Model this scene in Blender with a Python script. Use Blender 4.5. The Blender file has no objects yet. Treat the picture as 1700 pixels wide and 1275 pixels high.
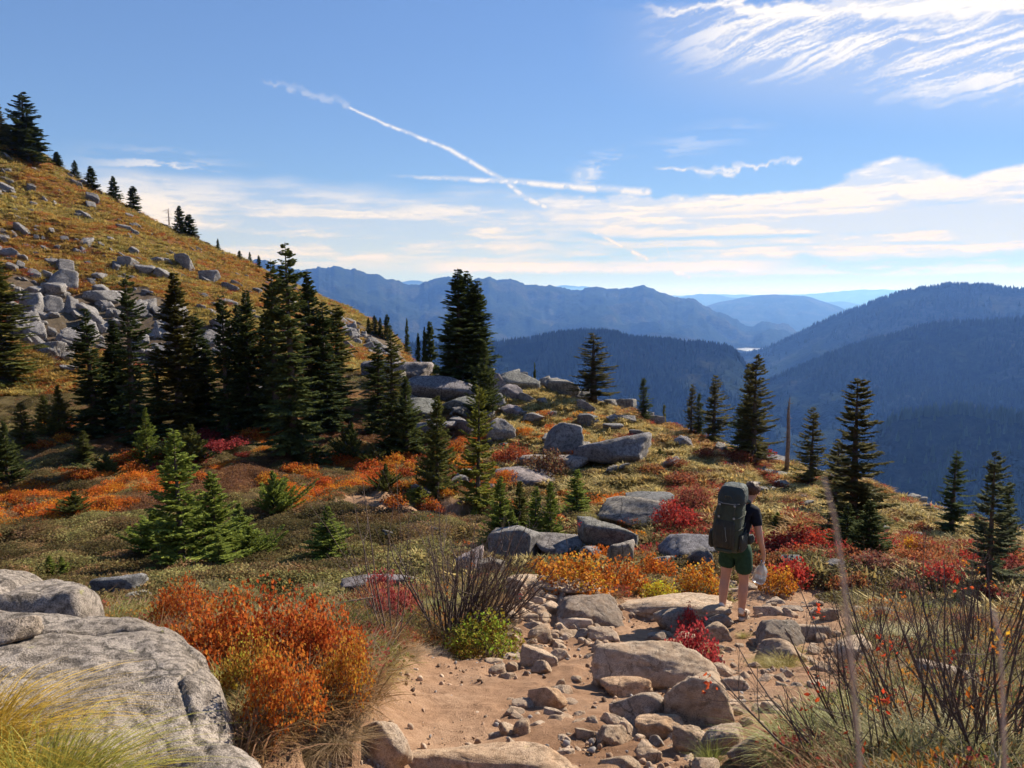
import bpy, bmesh, math, random
import numpy as np
from mathutils import Vector, Matrix, Euler

random.seed(7)
rng = np.random.default_rng(11)
scene = bpy.context.scene
COL = scene.collection
R = math.radians
PI = math.pi

# ------------------------------------------------------------------ camera
F_PX = 1284.0                      # focal length in pixels of the 1700 px wide photograph
PITCH = R(6.5)
cam_d = bpy.data.cameras.new('camera')
cam_d.sensor_width = 36.0
cam_d.lens = F_PX / 1700.0 * 36.0
cam_d.clip_start = 0.05
cam_d.clip_end = 120000.0
cam_d.dof.use_dof = True           # a phone's small aperture: only things at arm's length blur
cam_d.dof.focus_distance = 10.0
cam_d.dof.aperture_fstop = cam_d.lens / 4.2
cam = bpy.data.objects.new('camera', cam_d)
COL.objects.link(cam)
cam.location = (0, 0, 0)           # the eye is the origin; the ground underfoot is at z = -1.6
cam.rotation_euler = (PI / 2 - PITCH, 0, 0)
scene.camera = cam

# ------------------------------------------------------------------ sun, exposure
SUN_AZ, SUN_EL = R(47), R(32)      # ahead and to the right of the view
sd = bpy.data.lights.new('sun', 'SUN')
sd.energy = 4.4
sd.angle = R(0.55)
sd.color = (1.0, 0.91, 0.77)
sun = bpy.data.objects.new('sun', sd)
COL.objects.link(sun)
sdir = Vector((math.sin(SUN_AZ) * math.cos(SUN_EL), math.cos(SUN_AZ) * math.cos(SUN_EL), math.sin(SUN_EL)))
sun.rotation_euler = sdir.to_track_quat('Z', 'Y').to_euler()
scene.view_settings.view_transform = 'Standard'
scene.view_settings.look = 'None'
scene.view_settings.exposure = 1.10
scene.view_settings.gamma = 1.0
scene.cycles.use_denoising = True
scene.cycles.max_bounces = 4
scene.cycles.diffuse_bounces = 2
scene.cycles.glossy_bounces = 2
scene.cycles.transmission_bounces = 4
scene.cycles.transparent_max_bounces = 6
scene.cycles.volume_bounces = 0
scene.cycles.caustics_reflective = False
scene.cycles.caustics_refractive = False
scene.cycles.use_adaptive_sampling = True
scene.cycles.adaptive_threshold = 0.016

def dir_of(px, py):
    cx, cy = (px - 850.0) / F_PX, (637.5 - py) / F_PX
    c, s = math.cos(PITCH), math.sin(PITCH)
    return np.array([cx, c + cy * s, -s + cy * c])

def az_el(px, py):
    d = dir_of(px, py)
    return math.degrees(math.atan2(d[0], d[1])), math.degrees(math.atan2(d[2], math.hypot(d[0], d[1])))

def project(X, Y, Z):
    c, s = math.cos(PITCH), math.sin(PITCH)
    dep = Y * c - Z * s
    dep = np.where(np.abs(dep) < 1e-6, 1e-6, dep)
    return 850 + F_PX * X / dep, 637.5 - F_PX * (Y * s + Z * c) / dep, dep

# ------------------------------------------------------------------ sky (world)
world = bpy.data.worlds.new('World'); scene.world = world
world.use_nodes = True
wt = world.node_tree; wt.nodes.clear()
sky = wt.nodes.new('ShaderNodeTexSky'); sky.sky_type = 'NISHITA'
sky.sun_disc = False; sky.sun_elevation = SUN_EL; sky.sun_rotation = SUN_AZ
sky.altitude = 1400; sky.air_density = 1.0; sky.dust_density = 0.0; sky.ozone_density = 4.0
SKY_K = 0.069
CLOUD_K = 0.50               # brightness of sunlit cirrus beside that sky
bg = wt.nodes.new('ShaderNodeBackground'); bg.inputs['Strength'].default_value = SKY_K
tn = wt.nodes.new('ShaderNodeVectorMath'); tn.operation = 'MULTIPLY'; tn.inputs[1].default_value = (0.92, 0.92, 0.97)   # the photograph's white balance
ln = wt.nodes.new('ShaderNodeVectorMath'); ln.operation = 'LENGTH'; wt.links.new(sky.outputs[0], ln.inputs[0])
m1 = wt.nodes.new('ShaderNodeMath'); m1.operation = 'MULTIPLY_ADD'; wt.links.new(ln.outputs['Value'], m1.inputs[0]); m1.inputs[1].default_value = 0.13; m1.inputs[2].default_value = 1.0
m2 = wt.nodes.new('ShaderNodeMath'); m2.operation = 'DIVIDE'; m2.inputs[0].default_value = 1.74; wt.links.new(m1.outputs[0], m2.inputs[1])   # brightest air held back as the camera does
sc_w = wt.nodes.new('ShaderNodeVectorMath'); sc_w.operation = 'SCALE'; wt.links.new(sky.outputs[0], sc_w.inputs[0]); wt.links.new(m2.outputs[0], sc_w.inputs['Scale'])
wt.links.new(sc_w.outputs[0], tn.inputs[0]); wt.links.new(tn.outputs[0], bg.inputs['Color'])
wo = wt.nodes.new('ShaderNodeOutputWorld'); wt.links.new(bg.outputs[0], wo.inputs['Surface'])

# ------------------------------------------------------------------ helpers
def _hash(ix, iy, iz, s):
    n = (ix.astype(np.int64) * 374761393 + iy.astype(np.int64) * 668265263 + iz.astype(np.int64) * 2147483647 + s * 974634777) & 0xffffffff
    n = ((n ^ (n >> 13)) * 1274126177) & 0xffffffff
    n = ((n ^ (n >> 16)) * 2246822519) & 0xffffffff
    return ((n ^ (n >> 15)) & 0xffffff) / float(0xffffff)

def vn(x, y, z=None, seed=0):
    """smooth value noise 0..1"""
    x = np.asarray(x, float); y = np.asarray(y, float)
    z = np.zeros_like(x) if z is None else np.asarray(z, float)
    ix, iy, iz = np.floor(x), np.floor(y), np.floor(z)
    fx, fy, fz = x - ix, y - iy, z - iz
    fx, fy, fz = (f * f * f * (f * (f * 6 - 15) + 10) for f in (fx, fy, fz))
    def c(a, b, d): return _hash(ix + a, iy + b, iz + d, seed)
    def pl(d):
        a = c(0, 0, d) * (1 - fx) + c(1, 0, d) * fx
        b = c(0, 1, d) * (1 - fx) + c(1, 1, d) * fx
        return a * (1 - fy) + b * fy
    if not np.any(fz): return pl(0)
    return pl(0) * (1 - fz) + pl(1) * fz

def fbm(x, y, z=None, octv=4, seed=0, gain=0.5):
    t = 0; a = 1.0; tot = 0; f = 1.0
    for o in range(octv):
        t = t + a * vn(np.asarray(x) * f, np.asarray(y) * f, None if z is None else np.asarray(z) * f, seed + o * 17)
        tot += a; a *= gain; f *= 2.03
    return t / tot          # 0..1

def sst(lo, hi, x):
    t = np.clip((np.asarray(x, float) - lo) / (hi - lo), 0, 1)
    return t * t * (3 - 2 * t)

def in_poly(px, py, poly):
    px = np.asarray(px); py = np.asarray(py)
    r = np.zeros(px.shape, bool)
    n = len(poly)
    for i in range(n):
        x1, y1 = poly[i]; x2, y2 = poly[(i + 1) % n]
        if y1 == y2: continue
        c = ((y1 > py) != (y2 > py)) & (px < (x2 - x1) * (py - y1) / (y2 - y1) + x1)
        r ^= c
    return r

def make_mesh(name, verts, faces, mat=None, smooth=False, attr=None):
    """verts (n,3), faces (m,3|4) or list of such arrays"""
    me = bpy.data.meshes.new(name)
    verts = np.asarray(verts, np.float32)
    fl = faces if isinstance(faces, list) else [faces]
    fl = [np.asarray(f, np.int32) for f in fl if len(f)]
    me.vertices.add(len(verts)); me.vertices.foreach_set('co', verts.ravel())
    nl = sum(f.size for f in fl); nf = sum(len(f) for f in fl)
    me.loops.add(nl); me.loops.foreach_set('vertex_index', np.concatenate([f.ravel() for f in fl]))
    me.polygons.add(nf)
    sizes = np.concatenate([np.full(len(f), f.shape[1], np.int32) for f in fl])
    starts = np.concatenate([[0], np.cumsum(sizes)[:-1]]).astype(np.int32)
    me.polygons.foreach_set('loop_start', starts)
    me.polygons.foreach_set('use_smooth', np.full(nf, smooth))
    for k, v in (attr or {}).items():
        a = me.attributes.new(k, 'FLOAT_COLOR', 'POINT')
        c = np.ones((len(verts), 4), np.float32); c[:, :3] = v
        a.data.foreach_set('color', c.ravel())
    me.update(calc_edges=True)
    if mat: me.materials.append(mat)
    return me

def obj(name, me, parent=None, loc=None, rot=None, scale=None, color=None, mat=None):
    o = bpy.data.objects.new(name, me); COL.objects.link(o)
    if parent is not None: o.parent = parent
    if loc is not None: o.location = loc
    if rot is not None: o.rotation_euler = rot
    if scale is not None: o.scale = scale if hasattr(scale, '__len__') else (scale,) * 3
    if color is not None: o.color = (*color[:3], 1)
    if mat is not None and me is not None: me.materials.append(mat)
    return o

def tag(o, label=None, cat=None, group=None, kind=None):
    if label: o['label'] = label
    if cat: o['category'] = cat
    if group: o['group'] = group
    if kind: o['kind'] = kind
    return o

class MB:
    """collects verts and faces"""
    def __init__(s): s.v = []; s.t = []; s.q = []; s.n = 0
    def add(s, v, t=None, q=None):
        v = np.asarray(v, float).reshape(-1, 3)
        if t is not None and len(t): s.t.append(np.asarray(t, np.int64).reshape(-1, 3) + s.n)
        if q is not None and len(q): s.q.append(np.asarray(q, np.int64).reshape(-1, 4) + s.n)
        s.v.append(v); s.n += len(v)
    def tube(s, pts, rad, k=6, cap=True):
        pts = np.asarray(pts, float); m = len(pts)
        rad = np.broadcast_to(np.asarray(rad, float), (m,))
        tan = np.gradient(pts, axis=0); tan /= np.linalg.norm(tan, axis=1)[:, None] + 1e-9
        ref = np.array([0, 0, 1.0]) if abs(tan[0][2]) < 0.9 else np.array([1.0, 0, 0])
        u = np.cross(tan, ref); u /= np.linalg.norm(u, axis=1)[:, None] + 1e-9
        w = np.cross(tan, u)
        a = np.arange(k) / k * 2 * PI
        ring = pts[:, None] + rad[:, None, None] * (np.cos(a)[None, :, None] * u[:, None] + np.sin(a)[None, :, None] * w[:, None])
        q = []
        for i in range(m - 1):
            for j in range(k):
                q.append((i * k + j, i * k + (j + 1) % k, (i + 1) * k + (j + 1) % k, (i + 1) * k + j))
        v = ring.reshape(-1, 3); t = []
        if cap:
            v = np.vstack([v, pts[:1], pts[-1:]])
            for j in range(k):
                t.append((m * k, (j + 1) % k, j)); t.append((m * k + 1, (m - 1) * k + j, (m - 1) * k + (j + 1) % k))
        s.add(v, t, q)
    def rings(s, rings, cap=True):
        """list of closed loops with equal counts"""
        k = len(rings[0]); m = len(rings)
        v = np.vstack(rings); q = []; t = []
        for i in range(m - 1):
            for j in range(k):
                q.append((i * k + j, i * k + (j + 1) % k, (i + 1) * k + (j + 1) % k, (i + 1) * k + j))
        if cap:
            v = np.vstack([v, np.mean(rings[0], 0), np.mean(rings[-1], 0)])
            for j in range(k):
                t.append((m * k, (j + 1) % k, j)); t.append((m * k + 1, (m - 1) * k + j, (m - 1) * k + (j + 1) % k))
        s.add(v, t, q)
    def mesh(s, name, mat=None, smooth=False):
        f = []
        if s.t: f.append(np.vstack(s.t))
        if s.q: f.append(np.vstack(s.q))
        return make_mesh(name, np.vstack(s.v), f, mat, smooth)

# ------------------------------------------------------------------ materials
def mat_new(name):
    m = bpy.data.materials.new(name); m.use_nodes = True
    t = m.node_tree; t.nodes.clear()
    out = t.nodes.new('ShaderNodeOutputMaterial')
    b = t.nodes.new('ShaderNodeBsdfPrincipled')
    b.inputs['Roughness'].default_value = 0.85
    b.inputs['Specular IOR Level'].default_value = 0.25
    t.links.new(b.outputs[0], out.inputs['Surface'])
    return m, t, b, out

def tnoise(t, scale, detail=3, rough=0.55, coord='Object', vecin=None, dist=0.0):
    n = t.nodes.new('ShaderNodeTexNoise')
    n.inputs['Scale'].default_value = scale; n.inputs['Detail'].default_value = detail
    n.inputs['Roughness'].default_value = rough; n.inputs['Distortion'].default_value = dist
    if vecin is None:
        c = t.nodes.new('ShaderNodeTexCoord'); vecin = c.outputs[coord]
    t.links.new(vecin, n.inputs['Vector'])
    return n.outputs['Fac']

def ramp(t, fac, stops):
    r = t.nodes.new('ShaderNodeValToRGB')
    while len(r.color_ramp.elements) < len(stops): r.color_ramp.elements.new(0.5)
    for e, (p, c) in zip(r.color_ramp.elements, stops):
        e.position = p; e.color = (*c, 1) if len(c) == 3 else c
    t.links.new(fac, r.inputs['Fac'])
    return r.outputs['Color']

def mixc(t, a, b, fac, mode='MIX'):
    n = t.nodes.new('ShaderNodeMix'); n.data_type = 'RGBA'; n.blend_type = mode
    for k, v in ((0, fac), (6, a), (7, b)):
        if hasattr(v, 'is_linked'): t.links.new(v, n.inputs[k])
        elif isinstance(v, (int, float)): n.inputs[k].default_value = v
        else: n.inputs[k].default_value = (*v[:3], 1)
    return n.outputs[2]

def bump(t, b, h, strength=0.5, dist=0.02):
    n = t.nodes.new('ShaderNodeBump'); n.inputs['Strength'].default_value = strength
    n.inputs['Distance'].default_value = dist
    t.links.new(h, n.inputs['Height']); t.links.new(n.outputs[0], b.inputs['Normal'])

def plain(name, col, rough=0.8, spec=0.25, var=0.25, scale=30.0, bmp=0.0):
    m, t, b, o = mat_new(name)
    n = tnoise(t, scale, 4)
    c = ramp(t, n, [(0.3, tuple(x * (1 - var) for x in col)), (0.7, tuple(min(1, x * (1 + var)) for x in col))])
    t.links.new(c, b.inputs['Base Color'])
    b.inputs['Roughness'].default_value = rough; b.inputs['Specular IOR Level'].default_value = spec
    if bmp: bump(t, b, n, bmp, 0.01)
    return m

def leafy(name, cols, source='object', transl=0.35, hue=0.0, rough=0.6):
    """foliage: colour from the object's colour or the instance's tint, varied per leaf by noise"""
    m, t, b, out = mat_new(name)
    if source == 'tint':
        a = t.nodes.new('ShaderNodeAttribute'); a.attribute_type = 'INSTANCER'; a.attribute_name = 'tint'
        base = a.outputs['Color']
    else:
        a = t.nodes.new('ShaderNodeObjectInfo'); base = a.outputs['Color']
    geo = t.nodes.new('ShaderNodeNewGeometry')
    rr = ramp(t, geo.outputs['Random Per Island'], [(i / max(1, len(cols) - 1), c) for i, c in enumerate(cols)])
    c = mixc(t, base, rr, 1.0, 'MULTIPLY')
    t.links.new(c, b.inputs['Base Color']); b.inputs['Roughness'].default_value = rough
    b.inputs['Specular IOR Level'].default_value = 0.06
    tr = t.nodes.new('ShaderNodeBsdfTranslucent'); t.links.new(c, tr.inputs['Color'])
    mx = t.nodes.new('ShaderNodeMixShader'); mx.inputs[0].default_value = transl
    t.links.new(b.outputs[0], mx.inputs[1]); t.links.new(tr.outputs[0], mx.inputs[2])
    t.links.new(mx.outputs[0], out.inputs['Surface'])
    return m

def granite(name, a, bcol, dark, lichen=0.3, nscale=1.0, sc=1.0, dust=None):
    """speckled granite; the object's colour multiplies it"""
    m, t, b, out = mat_new(name)
    tcn = t.nodes.new('ShaderNodeTexCoord')
    geo = t.nodes.new('ShaderNodeNewGeometry')
    P = geo.outputs['Position']
    n1 = tnoise(t, 1.3 * sc, 5, 0.6, vecin=P)
    n2 = tnoise(t, 9 * sc, 6, 0.7, vecin=P)
    n3 = tnoise(t, 60 * sc, 3, 0.7, vecin=P)
    c = ramp(t, n1, [(0.32, a), (0.62, bcol)])
    c = mixc(t, c, ramp(t, n2, [(0.41, dark), (0.54, (1, 1, 1))]), 0.85, 'MULTIPLY')
    c = mixc(t, c, ramp(t, n3, [(0.36, (0.36, 0.35, 0.34)), (0.52, (1, 1, 1)), (0.72, (1.1, 1.1, 1.1))]), 0.9, 'MULTIPLY')
    # lichen, black and yellow-green
    n4 = tnoise(t, 4.5 * sc, 4, 0.75, vecin=P, dist=0.6)
    c = mixc(t, c, (0.05, 0.05, 0.05), ramp(t, n4, [(0.62, (0, 0, 0)), (0.70, (lichen, lichen, lichen))]))
    n5 = tnoise(t, 7.0 * sc, 3, 0.6, vecin=P)
    c = mixc(t, c, (0.36, 0.36, 0.12), ramp(t, n5, [(0.68, (0, 0, 0)), (0.74, (lichen * 0.8,) * 3)]))
    vo = t.nodes.new('ShaderNodeTexVoronoi'); vo.feature = 'DISTANCE_TO_EDGE'; vo.inputs['Scale'].default_value = 1.5 * sc
    wv = t.nodes.new('ShaderNodeMix'); wv.data_type = 'VECTOR'; wv.inputs[0].default_value = 0.12
    nc_ = t.nodes.new('ShaderNodeTexNoise'); nc_.inputs['Scale'].default_value = 2.2 * sc; nc_.inputs['Detail'].default_value = 4; t.links.new(P, nc_.inputs['Vector'])
    t.links.new(P, wv.inputs[4]); t.links.new(nc_.outputs['Color'], wv.inputs[5]); t.links.new(wv.outputs[1], vo.inputs['Vector'])
    crk = ramp(t, vo.outputs['Distance'], [(0.004, (1, 1, 1)), (0.022, (0, 0, 0))])
    crk = mixc(t, (0, 0, 0), crk, ramp(t, n1, [(0.45, (0, 0, 0)), (0.56, (0.8, 0.8, 0.8))]))
    c = mixc(t, c, (0.05, 0.045, 0.04), crk)
    if dust:
        sx = t.nodes.new('ShaderNodeSeparateXYZ'); t.links.new(geo.outputs['Normal'], sx.inputs[0])
        dn = tnoise(t, 3.0 * sc, 4, 0.6, vecin=P)
        c = mixc(t, c, dust, ramp(t, dn, [(0.38, (0.0,) * 3), (0.68, (0.6,) * 3)]))
    oi = t.nodes.new('ShaderNodeObjectInfo')
    c = mixc(t, c, oi.outputs['Color'], 1.0, 'MULTIPLY')
    t.links.new(c, b.inputs['Base Color']); b.inputs['Roughness'].default_value = 0.9
    b.inputs['Specular IOR Level'].default_value = 0.15
    hh = t.nodes.new('ShaderNodeMath'); hh.operation = 'ADD'
    t.links.new(n2, hh.inputs[0]); t.links.new(n3, hh.inputs[1])
    bump(t, b, hh.outputs[0], 0.7 * nscale, 0.03 / sc)
    return m

M = {}
M['granite'] = granite('granite', (0.21, 0.195, 0.18), (0.38, 0.35, 0.32), (0.40, 0.395, 0.40), 0.6, 1.3, 0.9)
M['granite_near'] = granite('granite_near', (0.27, 0.235, 0.20), (0.46, 0.41, 0.365), (0.30, 0.29, 0.285), 0.55, 1.2, 2.1)
M['granite_tan'] = granite('granite_tan', (0.35, 0.27, 0.20), (0.58, 0.455, 0.345), (0.48, 0.45, 0.43), 0.25, 1.2, 2.6, dust=(0.44, 0.295, 0.19))
M['bark'] = plain('bark', (0.10, 0.08, 0.065), 0.95, 0.1, 0.4, 14, 0.5)
M['snag'] = plain('snag_wood', (0.20, 0.15, 0.12), 0.9, 0.1, 0.4, 9, 0.4)
M['twig'] = plain('twig_bark', (0.115, 0.08, 0.066), 0.8, 0.25, 0.45, 20, 0.2)
M['needles'] = leafy('needles', [(0.6, 0.6, 0.5), (1.0, 1.0, 0.9), (1.5, 1.35, 0.9)], 'object', 0.30, rough=0.85)
M['leaf'] = leafy('leaf', [(0.40, 0.22, 0.25), (0.75, 0.55, 0.5), (1.0, 1.0, 1.0), (1.05, 1.25, 1.1), (1.05, 1.9, 1.3)], 'object', 0.42)
M['leaf_t'] = leafy('leaf_scatter', [(0.65, 0.5, 0.5), (1, 1, 1), (1.15, 1.3, 1.2)], 'tint', 0.40)
M['blade'] = leafy('grass_blade', [(0.6, 0.62, 0.5), (1, 1, 1), (1.3, 1.25, 1.15), (1.6, 1.6, 1.9)], 'object', 0.40, rough=0.45)
M['blade_t'] = leafy('grass_scatter', [(0.6, 0.6, 0.5), (1, 1, 1), (1.25, 1.2, 1.1)], 'tint', 0.38)

# ------------------------------------------------------------------ terrain: depth profiles by column of view
def zat(px, py, Y):
    d = dir_of(px, py); return Y * d[2] / d[1]
NEARC = [(0.4, -1.60), (1.6, -1.66), (2.6, -1.88), (3.25, -2.10), (4.5, -2.49), (6.3, -3.09), (8.0, -3.66)]
NEARL = [(0.4, -1.60), (1.6, -1.66), (2.6, -1.80), (3.6, -2.00), (4.6, -2.26), (5.8, -2.62), (7.2, -3.05)]
V = -650.0
PROF = {   # px column: near part, [(depth, py)...] ending on the skyline
 -900: (NEARL, [(12, 985), (18, 915), (30, 790), (40, 700), (48, 620), (56, 540), (70, 420), (90, 300), (115, 190), (140, 120)]),
 -300: (NEARL, [(12, 1000), (18, 925), (30, 795), (40, 722), (50, 650), (58, 580), (70, 470), (90, 335), (112, 205), (125, 130)]),
 0: (NEARL, [(12, 1005), (18, 930), (24, 852), (31, 782), (40, 718), (51, 650), (58, 600), (64, 540), (72, 475), (85, 392), (100, 300), (115, 190)]),
 200: (NEARL, [(12, 1005), (18, 925), (24, 852), (31, 785), (41, 718), (53, 650), (60, 600), (67, 545), (76, 485), (90, 405), (105, 358), (116, 334)]),
 400: (NEARL, [(12, 1000), (18, 918), (24, 850), (31, 792), (42, 718), (55, 645), (65, 588), (78, 520), (95, 464), (116, 433)]),
 520: (NEARL, [(10, 1000), (17, 925), (24, 852), (32, 785), (42, 712), (52, 650), (66, 600), (85, 545), (112, 482)]),
 600: (NEARL, [(9, 985), (17, 925), (25, 845), (33, 780), (42, 702), (50, 640), (56, 612), (70, 605), (90, 575), (112, 531)]),
 700: (NEARC, [(10, 985), (16, 925), (25, 848), (33, 785), (41, 712), (48, 652), (53, 616), (62, 615), (85, 612), (112, 578)]),
 780: (NEARC, [(10, 985), (15.5, 940), (25, 850), (35, 762), (43, 690), (49, 640), (53, 612)]),
 880: (NEARC, [(10, 985), (15.5, 940), (23, 865), (30, 800), (38, 730), (44, 672), (50, 623)]),
 1000: (NEARC, [(10, 990), (15, 938), (21, 870), (28, 800), (38, 722), (48, 657)]),
 1100: (NEARC, [(10, 1005), (14, 950), (20, 882), (27, 815), (36, 740), (45, 690)]),
 1210: (NEARC, [(10, 1012), (14, 948), (19, 885), (27, 815), (34, 768), (41, 737)]),
 1330: (NEARC, [(10, 1000), (13, 960), (18, 900), (25, 840), (32, 795), (37, 774)]),
 1450: (NEARC, [(10, 1000), (13, 962), (18, 908), (24, 857), (30, 820), (34, 801)]),
 1560: (NEARC, [(10, 1005), (13, 970), (18, 915), (24, 870), (28, 850), (31, 838)]),
 1700: (NEARC, [(10, 1015), (13, 985), (18, 935), (23, 900), (27, 882)]),
 2100: (NEARC, [(10, 1060), (13, 1040), (18, 1005), (22, 990), (24, 985)]),
 3000: (NEARC, [(9, 1180), (12, 1200), (15, 1220)]),
}
LNR = np.linspace(math.log(0.3), math.log(60000), 640)
cols_az, cols_z = [], []
def fill(pr, az_):
    pts = list(pr)
    rs, zs = pts[-1]
    (r0, z0) = pts[-2]
    sl = (zs - z0) / max(1e-3, rs - r0)
    left = az_ < math.atan((720 - 850) / F_PX)
    if left: pts += [(rs * 1.06, zs + (rs * 0.06) * max(0.0, sl) * 1.0), (rs * 1.10, zs + rs * 0.05 * max(0.0, sl)), (rs * 1.6, zs - rs * 0.10), (rs * 2.5, zs - rs * 0.6)]
    else: pts += [(rs * 1.12, zs - rs * 0.055), (rs * 1.4, zs - rs * 0.22), (rs * 2.2, zs - rs * 0.75)]
    pts += [(1300, V), (60000, V - 30)]
    lr = np.log([p[0] for p in pts]); z = np.array([p[1] for p in pts])
    far = np.interp(LNR, lr, z)
    return far
for px_, (near, far_) in PROF.items():
    d0 = dir_of(px_, 700); a_ = math.atan2(d0[0], d0[1])
    k = 1 / math.cos(a_)
    pts = [(r * 1.0, z) for r, z in near] if k > 1.25 else [(r * k, z) for r, z in near]
    pts += [(Y * k, zat(px_, py, Y)) for Y, py in far_ if Y * k > pts[-1][0] * 1.05]
    cols_az.append(a_); cols_z.append(fill(pts, a_))
for a_, zz in ((R(100), [(0.4, -1.6), (3, -2.0), (10, -4.0), (20, -9.0)]), (R(180), [(0.4, -1.6), (3, -1.2), (20, 2.0), (100, 20)]),
               (R(-180), [(0.4, -1.6), (3, -1.2), (20, 2.0), (100, 20)]), (R(-95), [(0.4, -1.6), (3, -1.6), (20, -2.0), (60, 8), (120, 36)])):
    cols_az.append(a_); cols_z.append(fill(zz, a_))
o_ = np.argsort(cols_az)
cols_az = np.array(cols_az)[o_]; cols_z = np.array(cols_z)[o_]
AZ = np.linspace(-PI, PI, 1441)
TAB = np.stack([np.interp(AZ, cols_az, cols_z[:, j]) for j in range(len(LNR))], 1)
def gsm(A, sg, axis):
    k = int(sg * 3) + 1
    w = np.exp(-0.5 * (np.arange(-k, k + 1) / sg) ** 2); w /= w.sum()
    A = np.moveaxis(A, axis, -1)
    P_ = np.concatenate([np.repeat(A[..., :1], k, -1), A, np.repeat(A[..., -1:], k, -1)], -1)
    out = sum(w[i] * P_[..., i:i + A.shape[-1]] for i in range(2 * k + 1))
    return np.moveaxis(out, -1, axis)
TAB = gsm(gsm(TAB, 2.2, 1), 6.0, 0)

def base_z(X, Y):
    X = np.asarray(X, float); Y = np.asarray(Y, float)
    r = np.maximum(np.hypot(X, Y), 0.31); a = np.arctan2(X, Y)
    i = (a + PI) / (2 * PI) * 1440; j = (np.log(r) - LNR[0]) / (LNR[1] - LNR[0])
    i = np.clip(i, 0, 1439.999); j = np.clip(j, 0, len(LNR) - 1.001)
    i0 = i.astype(int); j0 = j.astype(int); fi = i - i0; fj = j - j0
    return (TAB[i0, j0] * (1 - fi) * (1 - fj) + TAB[i0 + 1, j0] * fi * (1 - fj) + TAB[i0, j0 + 1] * (1 - fi) * fj + TAB[i0 + 1, j0 + 1] * fi * fj)

# the worn trail, drawn as world polygons found from where its edges stand in the view
TRAIL = [(380, 1330), (470, 1255), (585, 1205), (640, 1130), (680, 1085), (760, 1075), (850, 1085), (880, 1040), (862, 1000), (900, 985), (960, 985),
         (1010, 995), (1100, 990), (1190, 1000), (1195, 985), (1225, 955), (1262, 950), (1300, 965), (1400, 985), (1420, 1030), (1400, 1090), (1420, 1150), (1400, 1190),
         (1330, 1230), (1300, 1290), (1280, 1420), (380, 1420)]
TRAIL_FAR = [(1262, 952), (1235, 955), (1255, 925), (1276, 890), (1282, 868), (1294, 868), (1292, 895), (1278, 925)]
TRAIL_MEADOW = [(545, 845), (590, 825), (640, 820), (715, 835), (770, 838), (760, 846), (700, 845), (640, 850), (575, 852)]
def soft_px(X, Y):
    """pixel a ground point falls on, before the trail is cut in"""
    z = base_z(X, Y)
    px, py, dep = project(X, Y, z)
    return np.where(dep > 0.3, px, -9999), np.where(dep > 0.3, py, 9999), z
def trail_mask(X, Y):
    px, py, z = soft_px(X, Y)
    wx = (fbm(X * 2.2, Y * 2.2, octv=3, seed=5) - 0.5); wy = (fbm(X * 2.2, Y * 2.2, octv=3, seed=6) - 0.5)
    s = 1.0 / np.maximum(0.6, np.hypot(X, Y))
    m = np.zeros(np.shape(px))
    for dx, dy in ((0, 0), (0.11, 0), (-0.11, 0), (0, 0.11), (0, -0.11), (0.08, 0.08), (-0.08, 0.08), (0.08, -0.08), (-0.08, -0.08)):
        qx = px + (wx * 0.45 + dx) * F_PX * s; qy = py + (wy * 0.3 + dy * 0.55) * F_PX * s
        m += in_poly(qx, qy, TRAIL) | in_poly(qx, qy, TRAIL_FAR) | in_poly(qx, qy, TRAIL_MEADOW)
    return m / 9.0

def ground_z(X, Y, fine=True):
    X = np.asarray(X, float); Y = np.asarray(Y, float)
    z = base_z(X, Y)
    r = np.hypot(X, Y)
    tm = trail_mask(X, Y) * (r < 45)
    bank = 0.17 * sst(6.5, 3.0, r) + 0.08
    z = z - bank * sst(0.1, 0.75, tm)
    amp = 0.05 + 0.016 * np.clip(r - 4, 0, 40) * 0.9
    amp = np.where(r > 200, 14.0 * sst(200, 1500, r) + amp, amp)
    fq = np.where(r < 12, 1.1, np.where(r < 40, 0.5, 0.22)) 
    n = (fbm(X * 0.9, Y * 0.9, octv=3, seed=1) - 0.5) * sst(16, 6, r) * 0.16 * (1 - 0.6 * tm)
    n += (fbm(X * 0.38, Y * 0.38, octv=4, seed=2) - 0.5) * sst(5, 14, r) * (0.9 - 0.3 * sst(30, 60, r))
    n += (0.5 - np.abs(fbm(X * 0.75, Y * 0.75, octv=3, seed=9) - 0.5) * 4) * sst(13, 18, r) * sst(60, 45, r) * 0.34
    n += (fbm(X * 0.12, Y * 0.12, octv=4, seed=3) - 0.5) * sst(45, 70, r) * 2.2
    n += (fbm(X * 0.0016, Y * 0.0016, octv=5, seed=4) - 0.5) * sst(400, 2000, r) * 130
    if fine:
        n += (fbm(X * 6, Y * 6, octv=3, seed=8) - 0.5) * sst(14, 5, r) * 0.05
    return z + n

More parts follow.
